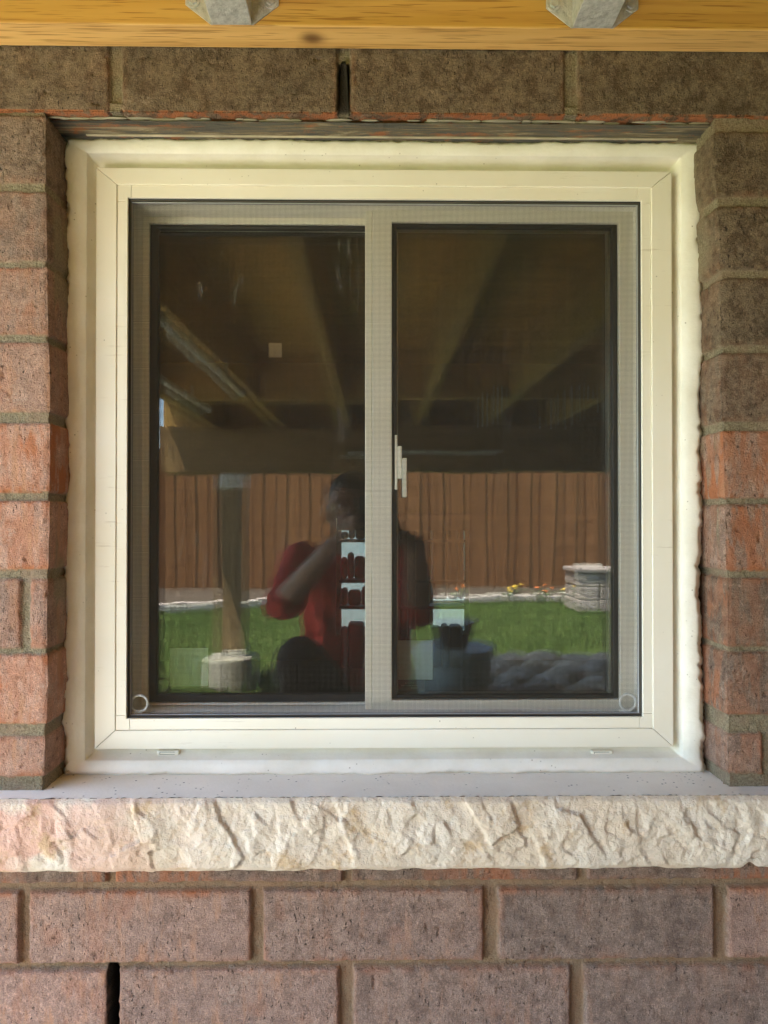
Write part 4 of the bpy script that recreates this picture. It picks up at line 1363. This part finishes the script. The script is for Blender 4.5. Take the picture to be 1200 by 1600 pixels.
for s in (-1, 1):
    bm_ball(bm, hc + V3_((s * 0.078, -0.008, -0.008)), (0.010, 0.020, 0.032), 12)
bm_limb(bm, [(hc + V3_((0, -0.02, -0.05)), 0.056), (neck + V3_((0, 0, 0.0)), 0.056), (chest + V3_((0, 0, 0.05)), 0.09)])
bm_ball(bm, chest, (0.155, 0.10, 0.15), 20); bm_ball(bm, (chest + pel) / 2, (0.13, 0.09, 0.15), 20); bm_ball(bm, pel, (0.15, 0.11, 0.11), 20)
for sh_, el, wr_ in ((shL, elL, wrL), (shR, elR, wrR)):
    bm_limb(bm, [(chest + V3_((0, 0, 0.06)), 0.07), (sh_, 0.055), (sh_.lerp(el, 0.5), 0.046), (el, 0.038), (el.lerp(wr_, 0.35), 0.037), (wr_, 0.025)])
for hp, kn, an_ in ((hpL, knL, anL), (hpR, knR, anR)):
    bm_limb(bm, [(pel, 0.10), (hp, 0.082), (hp.lerp(kn, 0.5), 0.07), (kn, 0.052), (kn.lerp(an_, 0.35), 0.052), (an_, 0.034)])
# hands round the phone
PH = (0.0, -0.834, 0.985)       # phone centre; the lens is level with its upper part
pw, phh, pt = 0.037, 0.076, 0.0042
for s, wr_ in ((-1, wrL), (1, wrR)):
    palm = V3_((s * 0.060, -0.862, 0.955)); kn_ = V3_((s * 0.052, -0.845, 0.985))
    bm_limb(bm, [(wr_, 0.024), (palm, 0.020), (kn_, 0.014)])
    for k, (dz, ln) in enumerate(((0.034, 0.9), (0.012, 1.0), (-0.010, 0.95), (-0.031, 0.78))):
        b0_ = V3_((s * 0.055, -0.850, 0.965 + dz)); b1_ = V3_((s * (0.050), -0.829, 0.970 + dz)); b2_ = V3_((s * (0.050 - 0.013 * ln), -0.8195, 0.972 + dz)); b3_ = V3_((s * (0.050 - 0.027 * ln), -0.8205, 0.971 + dz))
        bm_limb(bm, [(palm + V3_((0, 0, dz * 0.5)), 0.013), (b0_, 0.0095), (b1_, 0.0088), (b2_, 0.0080)] + ([(b3_, 0.0072)] if dz < 0.02 else []))
    bm_limb(bm, [(palm + V3_((0, -0.005, -0.012)), 0.014), (V3_((s * 0.047, -0.859, 0.948)), 0.0105), (V3_((s * 0.030, -0.851, 0.955)), 0.009), (V3_((s * 0.020, -0.8485, 0.966)), 0.008)])
remesh('body', bm, M_skin, 0.0045, 4)
# eyes
for s in (-1, 1):
    bm = bmesh.new(); bm_ball(bm, hc + V3_((s * 0.030, 0.070, 0.010)), 0.0125, 16)
    child(bm_obj('eye', bm, plain('eye_white', (0.75, 0.72, 0.68), 0.2), None, True), per)
# hair
bm = bmesh.new()
bm_ball(bm, hc + V3_((0, -0.030, 0.048)), (0.079, 0.090, 0.076), 28)
bm_ball(bm, hc + V3_((0, -0.068, 0.0)), (0.064, 0.040, 0.062), 20)
bm_ball(bm, hc + V3_((0.01, 0.045, 0.082)), (0.055, 0.035, 0.026), 16)
remesh('hair', bm, M_hair, 0.006, 3)
# shirt
bm = bmesh.new()
bm_ball(bm, chest + V3_((0, 0, 0.01)), (0.178, 0.120, 0.160), 24); bm_ball(bm, (chest + pel) / 2 + V3_((0, 0, 0.02)), (0.155, 0.115, 0.16), 24)
bm_ball(bm, pel + V3_((0, 0, 0.10)), (0.160, 0.130, 0.075), 24)
bm_limb(bm, [(chest + V3_((0, 0, 0.10)), 0.075), (neck + V3_((0, -0.005, -0.018)), 0.066)])
for sh_, el in ((shL, elL), (shR, elR)):
    bm_limb(bm, [(chest + V3_((0, 0, 0.05)), 0.09), (sh_, 0.064), (sh_.lerp(el, 0.55), 0.057), (sh_.lerp(el, 1.0), 0.055)])
for k in range(9):
    a_ = k * 0.7; bm_limb(bm, [(chest + V3_((0.155 * math.cos(a_), 0.10 * math.sin(a_) , -0.05)), 0.022), (pel + V3_((0.15 * math.cos(a_ + .25), 0.115 * math.sin(a_ + .25), 0.10)), 0.02)])
shirt = remesh('red_shirt', bm, M_shirt, 0.007, 4)
tex = bpy.data.textures.new('cloth_folds', 'CLOUDS'); tex.noise_scale = 0.07; tex.noise_depth = 2
dm = shirt.modifiers.new('folds', 'DISPLACE'); dm.texture = tex; dm.strength = 0.030; dm.mid_level = 0.5; dm.texture_coords = 'LOCAL'
# trousers
bm = bmesh.new()
bm_ball(bm, pel + V3_((0, 0, -0.01)), (0.172, 0.135, 0.105), 24)
for hp, kn, an_ in ((hpL, knL, anL), (hpR, knR, anR)):
    bm_limb(bm, [(pel, 0.11), (hp, 0.100), (hp.lerp(kn, 0.5), 0.090), (kn, 0.073), (kn.lerp(an_, 0.4), 0.066), (kn.lerp(an_, 0.9), 0.056)])
remesh('black_trousers', bm, M_trous, 0.008, 4)
# shoes
M_shoe = plain('grey_shoe', (0.12, 0.12, 0.12), 0.7)
bm = bmesh.new(); bm_limb(bm, [(V3_((-0.175, -1.125, 0.052)), 0.046), (V3_((-0.18, -1.00, 0.045)), 0.043), (V3_((-0.185, -0.90, 0.036)), 0.034)])
remesh('shoe', bm, M_shoe, 0.006, 3)
bm = bmesh.new(); bm_limb(bm, [(V3_((0.09, -1.49, 0.13)), 0.044), (V3_((0.09, -1.51, 0.075)), 0.042), (V3_((0.09, -1.47, 0.036)), 0.033)])
remesh('shoe', bm, M_shoe, 0.006, 3)
# phone: its lens sits at the camera's own position, so the body lies just behind it
ph = empty('phone', PH, 'dark phone held up in both hands by the kneeling person', 'phone')
box('phone_body', (-pw, -pt, -phh), (pw, pt, phh), plain('phone_back', (0.05, 0.05, 0.055), 0.25), ph, 0.003, 3)
box('phone_screen', (-pw + .002, -pt - 0.0006, -phh + .003), (pw - .002, -pt - 0.0001, phh - .003), plain('phone_glass', (0.01, 0.01, 0.012), 0.08), ph)
